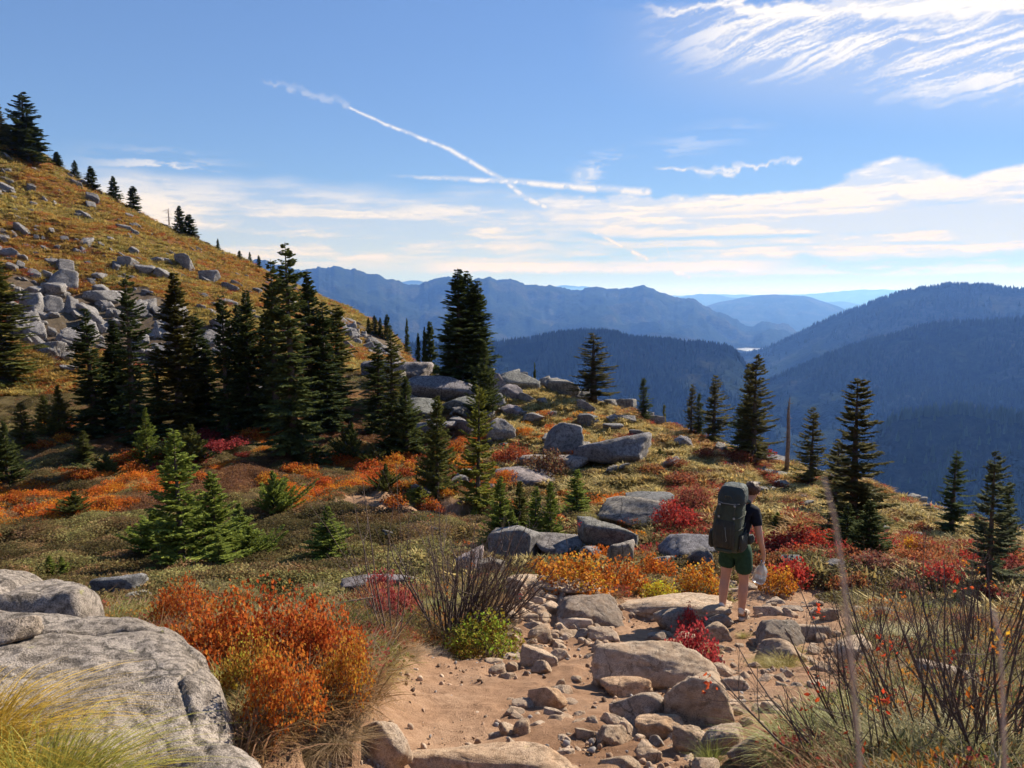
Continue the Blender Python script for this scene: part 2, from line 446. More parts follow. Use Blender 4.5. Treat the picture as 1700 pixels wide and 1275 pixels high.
# ------------------------------------------------------------------ what grows where
SCREE = [(15, 470), (75, 478), (120, 490), (200, 480), (260, 490), (330, 545), (370, 540), (400, 590), (330, 615), (250, 615), (180, 590), (110, 600), (60, 590), (20, 560)]
ORANGE = [[(-150, 790), (120, 780), (330, 770), (420, 790), (330, 815), (250, 850), (120, 880), (60, 885), (-150, 905)],
          [(420, 790), (480, 770), (560, 745), (700, 760), (700, 810), (600, 820), (540, 840), (470, 835)],
          [(-150, 840), (60, 810), (90, 850), (-150, 880)], [(190, 760), (290, 755), (290, 785), (190, 790)], [(60, 705), (120, 700), (115, 740), (60, 745)],
          [(380, 715), (470, 710), (460, 735), (390, 735)]]
def zones(X, Y):
    """weights: hill grass, straw grass, heather, orange, red, scree; after noise"""
    px, py, z = soft_px(X, Y)
    r = np.hypot(X, Y)
    n1 = fbm(X * 0.16, Y * 0.16, octv=4, seed=21); n2 = fbm(X * 0.45, Y * 0.45, octv=3, seed=22)
    qx = px + (n2 - 0.5) * 60; qy = py + (n1 - 0.5) * 50
    hill = sst(640, 560, qy + np.clip(qx, 0, 800) * 0.02) * (r > 45) * (qx < 790)
    hill = np.maximum(hill, ((qx < 740) & (r > 60)) * 1.0)
    hill = np.maximum(hill, (px < -1500) * 0.8)
    knoll = (qx > 820) * (r > 12) * sst(930, 700, qy - (qx - 1000) * 0.24)
    scree = in_poly(qx, qy, SCREE) * 1.0
    scree = np.maximum(scree, in_poly(qx, qy, [(560, 530), (575, 525), (655, 575), (690, 620), (640, 600), (600, 575)]) * 1.0)
    orange = np.zeros_like(px)
    for p in ORANGE: orange = np.maximum(orange, in_poly(qx, qy, p) * sst(0.36, 0.5, n2))
    rust = (r > 14) * (r < 50) * (px < 780) * (qy < 870) * (1 - orange) * (hill < 0.3)
    orange = orange * sst(0.40, 0.56, fbm(X * 0.9 + 9, Y * 0.9, octv=3, seed=24))
    orange = np.maximum(orange, (r > 9) * (r < 42) * (px > 760) * (px < 1060) * sst(0.64, 0.70, n2))
    red = 0.8 * (r > 12) * (px > 1020) * sst(0.52, 0.66, fbm(X * 0.3 + 40, Y * 0.3, octv=3, seed=23)) * 1.0
    red = np.maximum(red, in_poly(qx, qy, [(1090, 800), (1180, 820), (1190, 900), (1110, 900)]) * 0.8)
    red = np.maximum(red, in_poly(qx, qy, [(1290, 860), (1390, 880), (1480, 900), (1700, 935), (1750, 990), (1500, 985), (1330, 960), (1285, 900)]) * 0.9)
    return dict(hill=hill, knoll=knoll, scree=scree, orange=orange, red=red, rust=rust, n1=n1, n2=n2, px=px, py=py, r=r)

def lerp3(a, b, w): return a * (1 - w[..., None]) + np.asarray(b) * w[..., None]
def ground_color(X, Y):
    Z = zones(X, Y)
    c = np.zeros(X.shape + (3,)) + np.array([0.13, 0.10, 0.045])              # heather
    c = lerp3(c, (0.17, 0.12, 0.05), sst(0.45, 0.62, Z['n2']))
    c = lerp3(c, (0.24, 0.125, 0.05), Z['rust'] * sst(0.35, 0.6, Z['n1']) * 0.9)
    c = lerp3(c, (0.36, 0.27, 0.10), Z['knoll'] * 0.9)
    hc = lerp3(np.zeros(X.shape + (3,)) + np.array([0.17, 0.105, 0.035]), (0.19, 0.085, 0.03), sst(0.45, 0.65, Z['n1']))
    c = lerp3(c, (0, 0, 0), Z['hill']) + hc * Z['hill'][..., None]
    c = lerp3(c, (0.32, 0.13, 0.03), Z['orange'] * 0.5)
    c = lerp3(c, (0.24, 0.07, 0.04), Z['red'] * 0.6)
    c = lerp3(c, (0.12, 0.10, 0.075), Z['scree'] * 0.85)
    near = sst(14, 9, Z['r'])
    c = lerp3(c, (0.24, 0.165, 0.09), near * 0.8)
    tm = trail_mask(X, Y) * (Z['r'] < 45)
    c = lerp3(c, (0.36, 0.225, 0.14), sst(0.05, 0.5, tm))
    c = lerp3(c, (0.035, 0.045, 0.022), sst(150, 330, Z['r']))
    return c

m, t, b, o = mat_new('ground_cover')
at = t.nodes.new('ShaderNodeAttribute'); at.attribute_name = 'zone'
gp = t.nodes.new('ShaderNodeNewGeometry')
g1 = tnoise(t, 3.2, 6, 0.7, vecin=gp.outputs['Position']); g2 = tnoise(t, 38, 4, 0.7, vecin=gp.outputs['Position'])
c = mixc(t, at.outputs['Color'], ramp(t, g1, [(0.3, (0.55, 0.55, 0.55)), (0.7, (1.25, 1.2, 1.15))]), 1.0, 'MULTIPLY')
c = mixc(t, c, ramp(t, g2, [(0.3, (0.7, 0.7, 0.7)), (0.7, (1.2, 1.2, 1.2))]), 0.8, 'MULTIPLY')
t.links.new(c, b.inputs['Base Color']); b.inputs['Roughness'].default_value = 0.95; b.inputs['Specular IOR Level'].default_value = 0.05
ad = t.nodes.new('ShaderNodeMath'); ad.operation = 'ADD'; t.links.new(g1, ad.inputs[0]); t.links.new(g2, ad.inputs[1])
bump(t, b, ad.outputs[0], 0.8, 0.06)
M['ground'] = m
m, t, b, o = mat_new('trail_soil')
gp = t.nodes.new('ShaderNodeNewGeometry'); P = gp.outputs['Position']
g1 = tnoise(t, 1.1, 5, 0.6, vecin=P); g2 = tnoise(t, 14, 6, 0.75, vecin=P); g3 = tnoise(t, 110, 4, 0.7, vecin=P)
c = ramp(t, g1, [(0.3, (0.275, 0.158, 0.092)), (0.5, (0.37, 0.225, 0.137)), (0.72, (0.45, 0.295, 0.19))])
c = mixc(t, c, ramp(t, g2, [(0.3, (0.66, 0.62, 0.6)), (0.6, (1.05, 1.05, 1.05))]), 0.9, 'MULTIPLY')
c = mixc(t, c, ramp(t, g3, [(0.3, (0.72, 0.7, 0.7)), (0.6, (1.08, 1.08, 1.08))]), 0.9, 'MULTIPLY')
t.links.new(c, b.inputs['Base Color']); b.inputs['Roughness'].default_value = 0.95; b.inputs['Specular IOR Level'].default_value = 0.05
ad = t.nodes.new('ShaderNodeMath'); ad.operation = 'ADD'; t.links.new(g2, ad.inputs[0]); t.links.new(g3, ad.inputs[1])
bump(t, b, ad.outputs[0], 0.75, 0.028)
M['soil'] = m

# ------------------------------------------------------------------ the ground sheet, to the horizon
fa = np.linspace(R(-43), R(43), 620)
ba = np.concatenate([np.linspace(R(-180), R(-43), 44)[:-1], fa, np.linspace(R(43), R(180), 44)[1:]])
rr = np.exp(np.concatenate([np.linspace(math.log(0.5), math.log(2.2), 14)[:-1], np.linspace(math.log(2.2), math.log(14), 165)[:-1],
                            np.linspace(math.log(14), math.log(140), 190)[:-1], np.linspace(math.log(140), math.log(38000), 90)]))
A_, R_ = np.meshgrid(ba, rr)
X_, Y_ = R_ * np.sin(A_), R_ * np.cos(A_)
Z_ = ground_z(X_, Y_)
zc = ground_color(X_, Y_)
GRID = Z_[:, 43:43 + len(fa)].copy(); LRR = np.log(rr)
nr, nc = X_.shape
idx = np.arange(nr * nc).reshape(nr, nc)
q = np.stack([idx[:-1, :-1], idx[:-1, 1:], idx[1:, 1:], idx[1:, :-1]], -1).reshape(-1, 4)[:, ::-1]
vs = np.stack([X_, Y_, Z_], -1).reshape(-1, 3)
vs = np.vstack([vs, [[0, 0, -1.6]]])
fan = np.stack([idx[0, :-1], idx[0, 1:], np.full(nc - 1, nr * nc)], -1)[:, ::-1]
gme = make_mesh('ground', vs, [q, fan], M['ground'], True, {'zone': np.vstack([zc.reshape(-1, 3), [[0.3, 0.2, 0.12]]])})
tag(obj('ground', gme), 'sloping mountainside of grass, heather and bare soil falling away to the valley', kind='structure')

# worn soil of the trail, a finer sheet laid on the ground
gx = np.arange(-2.6, 6.0, 0.035); gy = np.exp(np.arange(math.log(2.3), math.log(16), 0.0075))
X_, Y_ = np.meshgrid(gx, gy)
tm = trail_mask(X_, Y_)
Zg = ground_z(X_, Y_)
lump = (fbm(X_ * 2.4, Y_ * 2.4, octv=4, seed=31) - 0.5) * 0.085 + (fbm(X_ * 11, Y_ * 11, octv=4, seed=32, gain=0.6) - 0.5) * 0.036
Zp = Zg + 0.012 + (lump + 0.012) * sst(0.3, 0.8, tm) - 0.12 * sst(0.5, 0.0, tm)
nr, nc = X_.shape
idx = np.arange(nr * nc).reshape(nr, nc)
q = np.stack([idx[:-1, :-1], idx[:-1, 1:], idx[1:, 1:], idx[1:, :-1]], -1).reshape(-1, 4)
keep = (tm.ravel()[q] > 0.02).any(1)
q = q[keep]
used, inv = np.unique(q.ravel(), return_inverse=True)
vs = np.stack([X_, Y_, Zp], -1).reshape(-1, 3)[used]
tag(obj('path', make_mesh('path', vs, inv.reshape(-1, 4), M['soil'], True)), 'worn tan dirt of the hiking trail', kind='structure')

def gtab(x, y):
    """height of the ground sheet itself (front half), bilinear in its own grid"""
    x = np.asarray(x, float); y = np.asarray(y, float)
    a = np.arctan2(x, y); r = np.clip(np.hypot(x, y), 0.51, 30000)
    i = np.clip((a - fa[0]) / (fa[1] - fa[0]), 0, len(fa) - 1.001)
    j = np.clip(np.interp(np.log(r), LRR, np.arange(len(LRR))), 0, len(LRR) - 1.001)
    i0 = i.astype(int); j0 = j.astype(int); fi = i - i0; fj = j - j0
    T = GRID
    return T[j0, i0] * (1 - fi) * (1 - fj) + T[j0, i0 + 1] * fi * (1 - fj) + T[j0 + 1, i0] * (1 - fi) * fj + T[j0 + 1, i0 + 1] * fi * fj
def gz(x, y): return float(gtab(np.array([x]), np.array([y]))[0])
_RS = np.exp(np.linspace(math.log(1.2), math.log(240), 900))
def hit(px, py, maxtry=60):
    """where the sight line through a pixel meets the ground"""
    for k in range(maxtry):
        d = dir_of(px, py + k * 2)
        X, Y, Z = d[0] * _RS / d[1], _RS, d[2] * _RS / d[1]
        g = gtab(X, Y)
        b_ = np.nonzero(Z < g)[0]
        if len(b_):
            i = b_[0]
            if i > 0:
                a0 = Z[i - 1] - g[i - 1]; a1 = Z[i] - g[i]; t = a0 / (a0 - a1 + 1e-9)
                Yh = Y[i - 1] + t * (Y[i] - Y[i - 1])
            else: Yh = Y[0]
            Xh = d[0] / d[1] * Yh
            return Vector((Xh, Yh, gz(Xh, Yh)))
    return Vector((0, 30, gz(0, 30)))
def gnormal(x, y, e=0.25):
    n = Vector((gz(x - e, y) - gz(x + e, y), gz(x, y - e) - gz(x, y + e), 2 * e)); n.normalize(); return n

# ------------------------------------------------------------------ thin high clouds and contrails, far beyond the haze
def cloud_density(az, el):
    f = lambda a, b_, sx, sy, o, sd, gn=0.55: fbm(a * sx + 31.7, b_ * sy + 11.3, octv=o, seed=sd, gain=gn)
    w1 = f(az, el, 0.10, 0.34, 4, 101) - 0.5
    w2 = f(az, el, 0.55, 0.9, 5, 102, 0.62) - 0.5
    wa, we = az + w2 * 2.0 + w1 * 6, el + w2 * 0.35
    streak = f(wa, we, 0.055, 0.95, 6, 103)
    fine = f(wa, we, 0.26, 2.2, 6, 104, 0.62)
    ex = np.exp
    # long stratus band low over the valley, thick to the right
    top = 7.0 + 1.7 * ex(-((az - 25.5) / 2.8) ** 2) + 0.9 * sst(30, 36, az) + 0.35 * sst(3, 14, az) + w1 * 1.3 + w2 * 0.9
    band = sst(2.3, 3.1, el + w2 * 0.9) * sst(top, top - 0.55, el) * sst(-2.0, 9.0, az + w1 * 14)
    g0 = 1 - 0.8 * sst(16, 8, az) * sst(5.4, 4.4, el + w1 * 0.6) * sst(0.60, 0.46, streak)
    g1 = g0 - 0.85 * g0 * ex(-((el - 4.35 + w1 * 1.6) / 0.20) ** 2) * sst(0.42, 0.55, streak + w1 * 0.2)
    g2 = 1 - 0.75 * ex(-((el - 3.45 + w1 * 0.9) / 0.13) ** 2) * sst(0.40, 0.52, fine)
    g3 = 1 - 0.5 * ex(-((el - 5.9 + w1 * 1.5) / 0.25) ** 2) * sst(0.5, 0.6, streak)
    band = band * g1 * g2 * g3 * (0.46 + 0.58 * sst(0.40, 0.58, streak * 0.55 + fine * 0.45))
    low = sst(1.45, 1.9, el + w2 * 0.5) * sst(2.75, 2.3, el + w2 * 0.3) * sst(-10, -3, az) * sst(22, 15, az) * (0.35 + 0.65 * sst(0.42, 0.56, streak))
    lowr = sst(1.2, 1.5, el) * sst(2.3, 1.9, el + w2) * sst(10, 16, az) * sst(0.5, 0.62, fine) * 0.5
    # thin veil above the hillside
    veil = sst(1.0, 3.2, el) * sst(9.0, 5.4, el + w1 * 3.5) * sst(9, -2, az) * (0.28 + 0.66 * sst(0.38, 0.62, streak * 0.6 + fine * 0.4))
    puff = ex(-((az + 24.0) / 3.4) ** 2 - ((el - 8.2) / 1.0) ** 2) * sst(0.42, 0.62, fine) * 0.7
    # combed cirrus high on the right
    barc = 18.9 - (az - 12.0) * 0.085 + w1 * 0.9
    thick = 0.35 + sst(12, 27, az) * 0.75 + ex(-((az - 27) / 3.0) ** 2) * 0.45
    bar = sst(1.0, 0.25, np.abs(el - barc + w2 * 1.6) / thick) * sst(8, 13, az) * (0.62 + 0.5 * sst(0.38, 0.6, fine))
    th = R(21) - np.clip((az - 15) * 0.004, -0.1, 0.15)
    ru, rv = az * np.cos(th) + el * np.sin(th), el * np.cos(th) - az * np.sin(th)
    rv = rv + (f(ru, rv, 0.15, 0.5, 3, 107) - 0.5) * 1.4
    comb = f(ru, rv, 0.10, 0.9, 5, 105, 0.62); comb2 = f(ru + w2 * 3, rv + w2 * 0.5, 0.35, 4.2, 6, 106, 0.68)
    c = comb * 0.45 + comb2 * 0.55
    lowe = 14.6 - (az - 11.0) * 0.15
    cir = sst(lowe - 1.0, lowe + 3.2, el) * sst(barc + 0.5, barc - 0.3, el) * sst(7, 17, az) * (0.16 + 0.85 * sst(0.40, 0.66, c))
    cirR = sst(lowe - 1.2, lowe + 1.6, el + w2 * 1.5) * sst(barc + 0.2, barc - 0.6, el) * sst(20, 28, az) * (0.22 + 0.70 * sst(0.40, 0.62, c))
    vv = sst(4, 18, az) * sst(lowe - 2.5, lowe + 2.0, el) * sst(barc, barc - 0.5, el) * 0.20
    wisp = ex(-((az - 13) / 4.0) ** 2 - ((el - 10.6 - (az - 13) * 0.22) / 0.8) ** 2) * 0.22 * sst(0.4, 0.6, fine)
    d = np.maximum.reduce([band, low, lowr, veil, puff, bar, cir, cirR, vv, wisp])
    d = d * (1 - 0.80 * ex(-((az - 8.5) / 4.6) ** 2 - ((el - 3.2) / 1.3) ** 2) * (0.55 + 0.45 * sst(0.62, 0.42, fine)))
    # contrails
    def seg(a, b_, jx, jy):
        ax, ay = az_el(*a); bx, by = az_el(*b_)
        dx, dy = bx - ax, by - ay
        t_ = np.clip(((jx - ax) * dx + (jy - ay) * dy) / (dx * dx + dy * dy), 0, 1)
        return np.hypot(jx - ax - t_ * dx, jy - ay - t_ * dy), t_
    n9 = f(az, el, 1.6, 1.6, 4, 108, 0.6); n8 = f(az, el, 1.6, 1.6, 4, 109, 0.6)
    def trail_(pts, w0, w1_, amp, fade=0.0, op=1.0):
        out = 0
        n = len(pts) - 1
        for i in range(n):
            dd, t_ = seg(pts[i], pts[i + 1], az + (n8 - 0.5) * amp, el + (n9 - 0.5) * amp)
            wid = w0 + (w1_ - w0) * (i + t_) / n
            k = sst(1.15, 0.0, dd / wid)
            if fade and i == 0: k = k * sst(0.0, fade, t_)
            out = np.maximum(out, k * (0.45 + 0.6 * sst(0.38, 0.6, n9)))
        return out * op * 0.85
    d = np.maximum(d, trail_([(580, 178), (640, 206), (745, 247), (838, 300), (872, 328), (905, 343)], 0.09, 0.32, 0.16))
    d = np.maximum(d, trail_([(630, 290), (850, 301), (1075, 319)], 0.12, 0.40, 0.2, 0.6))
    d = np.maximum(d, trail_([(950, 370), (1000, 392), (1045, 415), (1090, 436), (1142, 458)], 0.12, 0.32, 0.2, 0.4, 1.15))
    d = np.maximum(d, trail_([(1106, 402), (1109, 418), (1114, 438)], 0.06, 0.07, 0.1, 0, 0.7))
    d = np.maximum(d, trail_([(1080, 277), (1150, 282), (1215, 290)], 0.12, 0.25, 0.4, 0.5, 0.8))
    d = np.maximum(d, trail_([(1160, 287), (1240, 273), (1330, 266)], 0.35, 0.25, 1.2, 0.4, 0.8))
    d = np.maximum(d, trail_([(430, 132), (500, 150), (575, 172)], 0.2, 0.35, 0.9, 0.4, 0.28))
    d = np.maximum(d, trail_([(972, 292), (995, 268), (1030, 252)], 1.3, 0.35, 0.8, 0, 0.6) * sst(0.40, 0.58, fine))
    return np.clip(d, 0, 1) * sst(0.35, 1.3, el)
RD = 66000.0
fa_c = np.arange(-38, 40.01, 0.088)
aa = np.concatenate([np.arange(-180, -38, 1.0), fa_c, np.arange(41, 180.01, 1.0)])
ee = np.concatenate([np.arange(0.32, 21.5, 0.075), [22.5, 24]])
A_, E_ = np.meshgrid(aa, ee)
dn = cloud_density(A_, E_)
dn = dn * sst(23.5, 21.0, E_)
ar, er = np.radians(A_), np.radians(E_)
vs = np.stack([RD * np.sin(ar), RD * np.cos(ar), RD * np.tan(er)], -1).reshape(-1, 3)
nr, nc = A_.shape
idx = np.arange(nr * nc).reshape(nr, nc)
q = np.stack([idx[:-1, :-1], idx[:-1, 1:], idx[1:, 1:], idx[1:, :-1]], -1).reshape(-1, 4)
keep = (dn.ravel()[q] > 0.004).any(1); q = q[keep]
used, inv = np.unique(q.ravel(), return_inverse=True)
m = bpy.data.materials.new('cloud_veil'); m.cycles.emission_sampling = 'NONE'; m.use_nodes = True; t = m.node_tree; t.nodes.clear()
at = t.nodes.new('ShaderNodeAttribute'); at.attribute_name = 'cloud'
sx = t.nodes.new('ShaderNodeSeparateColor'); t.links.new(at.outputs['Color'], sx.inputs[0])
em = t.nodes.new('ShaderNodeEmission'); tr = t.nodes.new('ShaderNodeBsdfTransparent'); mx = t.nodes.new('ShaderNodeMixShader')
cc = mixc(t, (1.0, 0.80, 0.60), (1.0, 0.94, 0.89), sx.outputs[1]); t.links.new(cc, em.inputs['Color']); em.inputs['Strength'].default_value = CLOUD_K
t.links.new(sx.outputs[0], mx.inputs[0]); t.links.new(tr.outputs[0], mx.inputs[1]); t.links.new(em.outputs[0], mx.inputs[2])
ou = t.nodes.new('ShaderNodeOutputMaterial'); t.links.new(mx.outputs[0], ou.inputs['Surface'])
cl = np.stack([dn, sst(1.5, 11, E_), E_ * 0], -1).reshape(-1, 3)[used]
tag(obj('sky', make_mesh('sky', vs[used], inv.reshape(-1, 4), m, True, {'cloud': cl})), 'thin cirrus, a low cloud band and contrails', kind='structure')

# ------------------------------------------------------------------ far mountains
m, t, b, o = mat_new('forested_slope')
gp = t.nodes.new('ShaderNodeNewGeometry'); P = gp.outputs['Position']
g1 = tnoise(t, 0.0018, 6, 0.65, vecin=P); g2 = tnoise(t, 0.03, 6, 0.75, vecin=P)
c = ramp(t, g1, [(0.36, (0.015, 0.024, 0.012)), (0.52, (0.028, 0.038, 0.018)), (0.60, (0.055, 0.055, 0.030)), (0.68, (0.035, 0.042, 0.022))])
c = mixc(t, c, ramp(t, g2, [(0.3, (0.4, 0.4, 0.4)), (0.65, (1.3, 1.3, 1.3))]), 1.0, 'MULTIPLY')
t.links.new(c, b.inputs['Base Color']); b.inputs['Roughness'].default_value = 1.0; b.inputs['Specular IOR Level'].default_value = 0.0
bump(t, b, g2, 1.0, 25.0)
M['slope'] = m

def mountain(name, label, sky_pts, D, run, base=V - 60, n=260, rows=46, rough=1.0, seed=0, jag=1.0, slant=0.0, back=0.6):
    """a ridge: crest along sky_pts (pixels) at distance D, falling to the valley towards and away from the viewer"""
    xs = np.array([p[0] for p in sky_pts], float); ys = np.array([p[1] for p in sky_pts], float)
    px = np.linspace(xs[0], xs[-1], n)
    py = np.interp(px, xs, ys)
    k = max(1, n // 110); py = gsm(py[None], k, 1)[0]
    Ds = D * (1 + slant * (px - px.mean()) / 1700.0)
    crest = []
    for a, bb, dd in zip(px, py, Ds):
        d = dir_of(a, bb); d = d / math.hypot(d[0], d[1]); crest.append(d * dd)
    crest = np.array(crest)
    s = np.concatenate([[0], np.cumsum(np.linalg.norm(np.diff(crest[:, :2], axis=0), axis=1))])
    sc = D * 0.05
    crest[:, 2] += (fbm(s / sc, s * 0 + seed, octv=7, seed=seed, gain=0.62) - 0.5) * D * 0.012 * jag
    tt = np.concatenate([-np.linspace(1, 0, rows // 3)[:-1] ** 1.3 * back, np.linspace(0, 1, rows) ** 1.25])
    dirs = crest[:, :2] / np.linalg.norm(crest[:, :2], axis=1)[:, None]
    P_ = crest[None, :, :2] - dirs[None] * (tt * run)[:, None, None]
    f = np.abs(tt)[:, None]
    prof = np.where(tt[:, None] < 0, (f / back) ** 1.1, f ** 0.9)
    z = crest[None, :, 2] + (base - crest[None, :, 2]) * prof
    nx, ny = P_[..., 0] / (run * 0.55), P_[..., 1] / (run * 0.55)
    rid = 1 - np.abs(2 * fbm(nx * 1.6, ny * 1.6, octv=5, seed=seed + 50) - 1)
    amp = (crest[:, 2].max() - base) * 0.34 * rough
    wgt = np.sin(np.clip(f, 0, 1) * PI) ** 0.8 * (tt[:, None] > 0) + 0.0
    z = z + (rid - 0.72) * amp * wgt
    z = z + (fbm(nx * 9, ny * 9, octv=4, seed=seed + 9, gain=0.6) - 0.5) * amp * 0.30 * np.minimum(1, f * 8)
    nr, nc = z.shape
    idx = np.arange(nr * nc).reshape(nr, nc)
    q = np.stack([idx[:-1, :-1], idx[1:, :-1], idx[1:, 1:], idx[:-1, 1:]], -1).reshape(-1, 4)
    vs = np.concatenate([P_, z[..., None]], -1).reshape(-1, 3)
    o = obj(name, make_mesh(name, vs, q, M['slope'], True))
    tag(o, label, kind='structure')
    return vs.reshape(nr, nc, 3), tt

mt_far2, _ = mountain('mountain', 'palest ridge line on the horizon at the end of the valley', [(860, 486), (935, 472), (1010, 482), (1090, 490), (1180, 488), (1260, 491), (1330, 489), (1400, 484), (1440, 481), (1500, 484), (1600, 480), (1660, 476), (1720, 482), (1900, 485)], 36000, 4000, seed=3, jag=0.5, n=300)
mt_far1, _ = mountain('mountain', 'pale blue hills ahead of the palest ridge line', [(600, 480), (690, 464), (760, 482), (900, 484), (1100, 498), (1170, 488), (1215, 493), (1300, 505), (1400, 500), (1440, 505), (1500, 502), (1580, 505), (1750, 510)], 25000, 3500, seed=8, jag=0.5, n=280)
mt_mid, _ = mountain('mountain', 'blue rounded hill in the middle of the valley opening', [(1090, 540), (1160, 512), (1230, 494), (1285, 488), (1340, 492), (1390, 508), (1440, 530), (1500, 560)], 15500, 3500, seed=12, jag=0.4)
mt_left, _ = mountain('mountain', 'long blue mountain wall across the valley behind the tall conifers', [(150, 470), (300, 452), (400, 438), (440, 436), (510, 455), (560, 446), (583, 444), (620, 452), (660, 456), (700, 468), (740, 462), (795, 457), (840, 464), (900, 472), (960, 486), (1010, 484), (1065, 474), (1110, 486), (1160, 508), (1220, 525), (1290, 543), (1340, 560)], 9000, 3800, seed=15, jag=2.4, n=420, rows=70, rough=1.25, slant=0.3)
mt_spur, _ = mountain('mountain', 'low blue spur with a pale bare patch beside the river', [(960, 590), (1020, 566), (1080, 551), (1120, 553), (1165, 566), (1220, 580), (1300, 600)], 6500, 1400, seed=19, jag=0.6, n=160)
mt_right, _ = mountain('mountain', 'big forested mountain on the opposite side of the valley', [(1130, 625), (1200, 598), (1270, 582), (1320, 560), (1380, 530), (1430, 512), (1490, 486), (1540, 477), (1620, 471), (1680, 480), (1740, 486), (1850, 475), (2000, 470)], 5200, 2300, seed=23, jag=0.7, n=360, rows=70, rough=0.9)
mt_near, _ = mountain('mountain', 'nearer dark forested spur below the big mountain', [(1180, 700), (1240, 655), (1300, 622), (1380, 588), (1450, 563), (1530, 545), (1600, 536), (1700, 530), (1850, 525), (2000, 520)], 3400, 1500, seed=29, jag=0.6, n=300, rows=60, rough=0.8)
mt_bench, _ = mountain('mountain', 'pale green forested bench low in the valley', [(1420, 790), (1455, 720), (1480, 694), (1530, 682), (1600, 678), (1680, 690), (1760, 694), (1900, 690)], 1900, 700, seed=33, jag=0.6, n=200, rows=40, rough=0.5)
mt_dark, _ = mountain('mountain', 'dark conifer covered ridge with a steep drop beyond the boulder knoll', [(560, 580), (700, 575), (800, 574), (860, 566), (920, 556), (970, 551), (1020, 556), (1060, 563), (1120, 568), (1180, 572), (1205, 575), (1224, 586), (1240, 612), (1262, 660), (1300, 740), (1340, 800)], 3000, 1100, seed=37, jag=0.5, n=300, rows=60, rough=0.7)
# river showing as a bright strip in the gap
rp = [(1213, 583), (1222, 579), (1240, 577), (1262, 575), (1300, 573), (1296, 577), (1262, 580), (1240, 583), (1228, 587), (1216, 588)]
mb = MB()
pts = []
for p in rp:
    d = dir_of(*p); pts.append(d / d[1] * (480 / (-d[2] / d[1])))
pts = np.array(pts); c0 = pts.mean(0)
mb.add(np.vstack([pts, c0]), [(i, (i + 1) % len(pts), len(pts)) for i in range(len(pts))])
m, t, b, o = mat_new('river_water'); b.inputs['Base Color'].default_value = (0.75, 0.77, 0.76, 1); b.inputs['Roughness'].default_value = 0.12
b.inputs['Specular IOR Level'].default_value = 0.8
n_ = tnoise(t, 0.02, 4); bump(t, b, n_, 0.3, 2.0)
tag(obj('river', mb.mesh('river', m)), 'bright river bend deep in the valley gap', kind='structure')

# woods: simple spired trees standing on the slopes, one mass to a slope
M['far_tree'] = leafy('far_conifer', [(0.75, 0.75, 0.75), (1, 1, 1), (1.25, 1.25, 1.15)], 'object', 0.1, rough=1.0)
def woods(name, label, grid, n, h0, h1, seed, tmin=0.0, tmax=1.0, color=(0.03, 0.042, 0.02), crest=0.25, tt=None):
    g = np.random.default_rng(seed)
    nr, nc, _ = grid.shape
    row0 = int(np.argmin(np.abs(tt)))
    lo, hi = row0 + tmin * (nr - 1 - row0), row0 + tmax * (nr - 1 - row0)
    i = lo + (hi - lo) * g.random(n); ncr = int(n * crest)
    i[:ncr] = row0 + g.random(ncr) * 1.5
    j = g.random(n) * (nc - 1.01)
    i = np.clip(i, 0, nr - 1.01); i0 = i.astype(int); j0 = j.astype(int); fi = (i - i0)[:, None]; fj = (j - j0)[:, None]
    p = grid[i0, j0] * (1 - fi) * (1 - fj) + grid[i0 + 1, j0] * fi * (1 - fj) + grid[i0, j0 + 1] * (1 - fi) * fj + grid[i0 + 1, j0 + 1] * fi * fj
    dn = fbm(p[:, 0] * 0.004, p[:, 1] * 0.004, octv=3, seed=seed)
    k = (g.random(n) < sst(0.38, 0.56, dn) * 0.96 + 0.04) | (np.arange(n) < ncr * 0.8)
    p = p[k]; n = len(p)
    h = (h0 + (h1 - h0) * g.random(n) ** 1.5)[:, None]; w = h * (0.17 + 0.10 * g.random((n, 1)))
    K = 5
    a0 = g.random((n, 1)) * 6.28 + np.arange(K)[None] * 2 * PI / K
    ca_, sa_ = np.cos(a0), np.sin(a0)
    def ring(rad, zz): return np.stack([p[:, :1] + ca_ * rad, p[:, 1:2] + sa_ * rad, np.broadcast_to(p[:, 2:] + zz, ca_.shape)], -1)
    r1 = ring(w, -0.1 * h); r2 = ring(w * 0.55, 0.45 * h)
    apex = p[:, None] + np.concatenate([0 * h, 0 * h, h], 1)[:, None]
    vs = np.concatenate([r1, r2, apex], 1)
    per = 2 * K + 1; off = (np.arange(n) * per)[:, None]
    q = []; t_ = []
    for a in range(K):
        b2 = (a + 1) % K
        q.append(np.concatenate([off + a, off + b2, off + K + b2, off + K + a], 1))
        t_.append(np.concatenate([off + K + a, off + K + b2, off + 2 * K], 1))
    me = make_mesh(name, vs.reshape(-1, 3), [np.vstack(t_), np.vstack(q)], M['far_tree'], False)
    tag(obj(name, me, color=color), label, 'forest', kind='stuff')
_tt = lambda rows, back=0.6: np.concatenate([-np.linspace(1, 0, rows // 3)[:-1] ** 1.3 * back, np.linspace(0, 1, rows) ** 1.25])
woods('forest', 'dense dark conifer forest on the steep ridge beyond the knoll', mt_dark, 17000, 12, 26, 1, 0, 0.75, (0.026, 0.036, 0.02), 0.2, _tt(60))
woods('forest', 'conifer forest on the nearer dark spur', mt_near, 17000, 12, 26, 2, 0, 0.9, (0.028, 0.038, 0.02), 0.1, _tt(60))
woods('forest', 'conifer forest along the crest of the big opposite mountain', mt_right, 9000, 14, 34, 3, 0, 0.6, (0.028, 0.038, 0.02), 0.3, _tt(70))
woods('forest', 'paler forest on the low valley bench', mt_bench, 12000, 10, 24, 4, 0, 0.9, (0.06, 0.075, 0.035), 0.06, _tt(40))

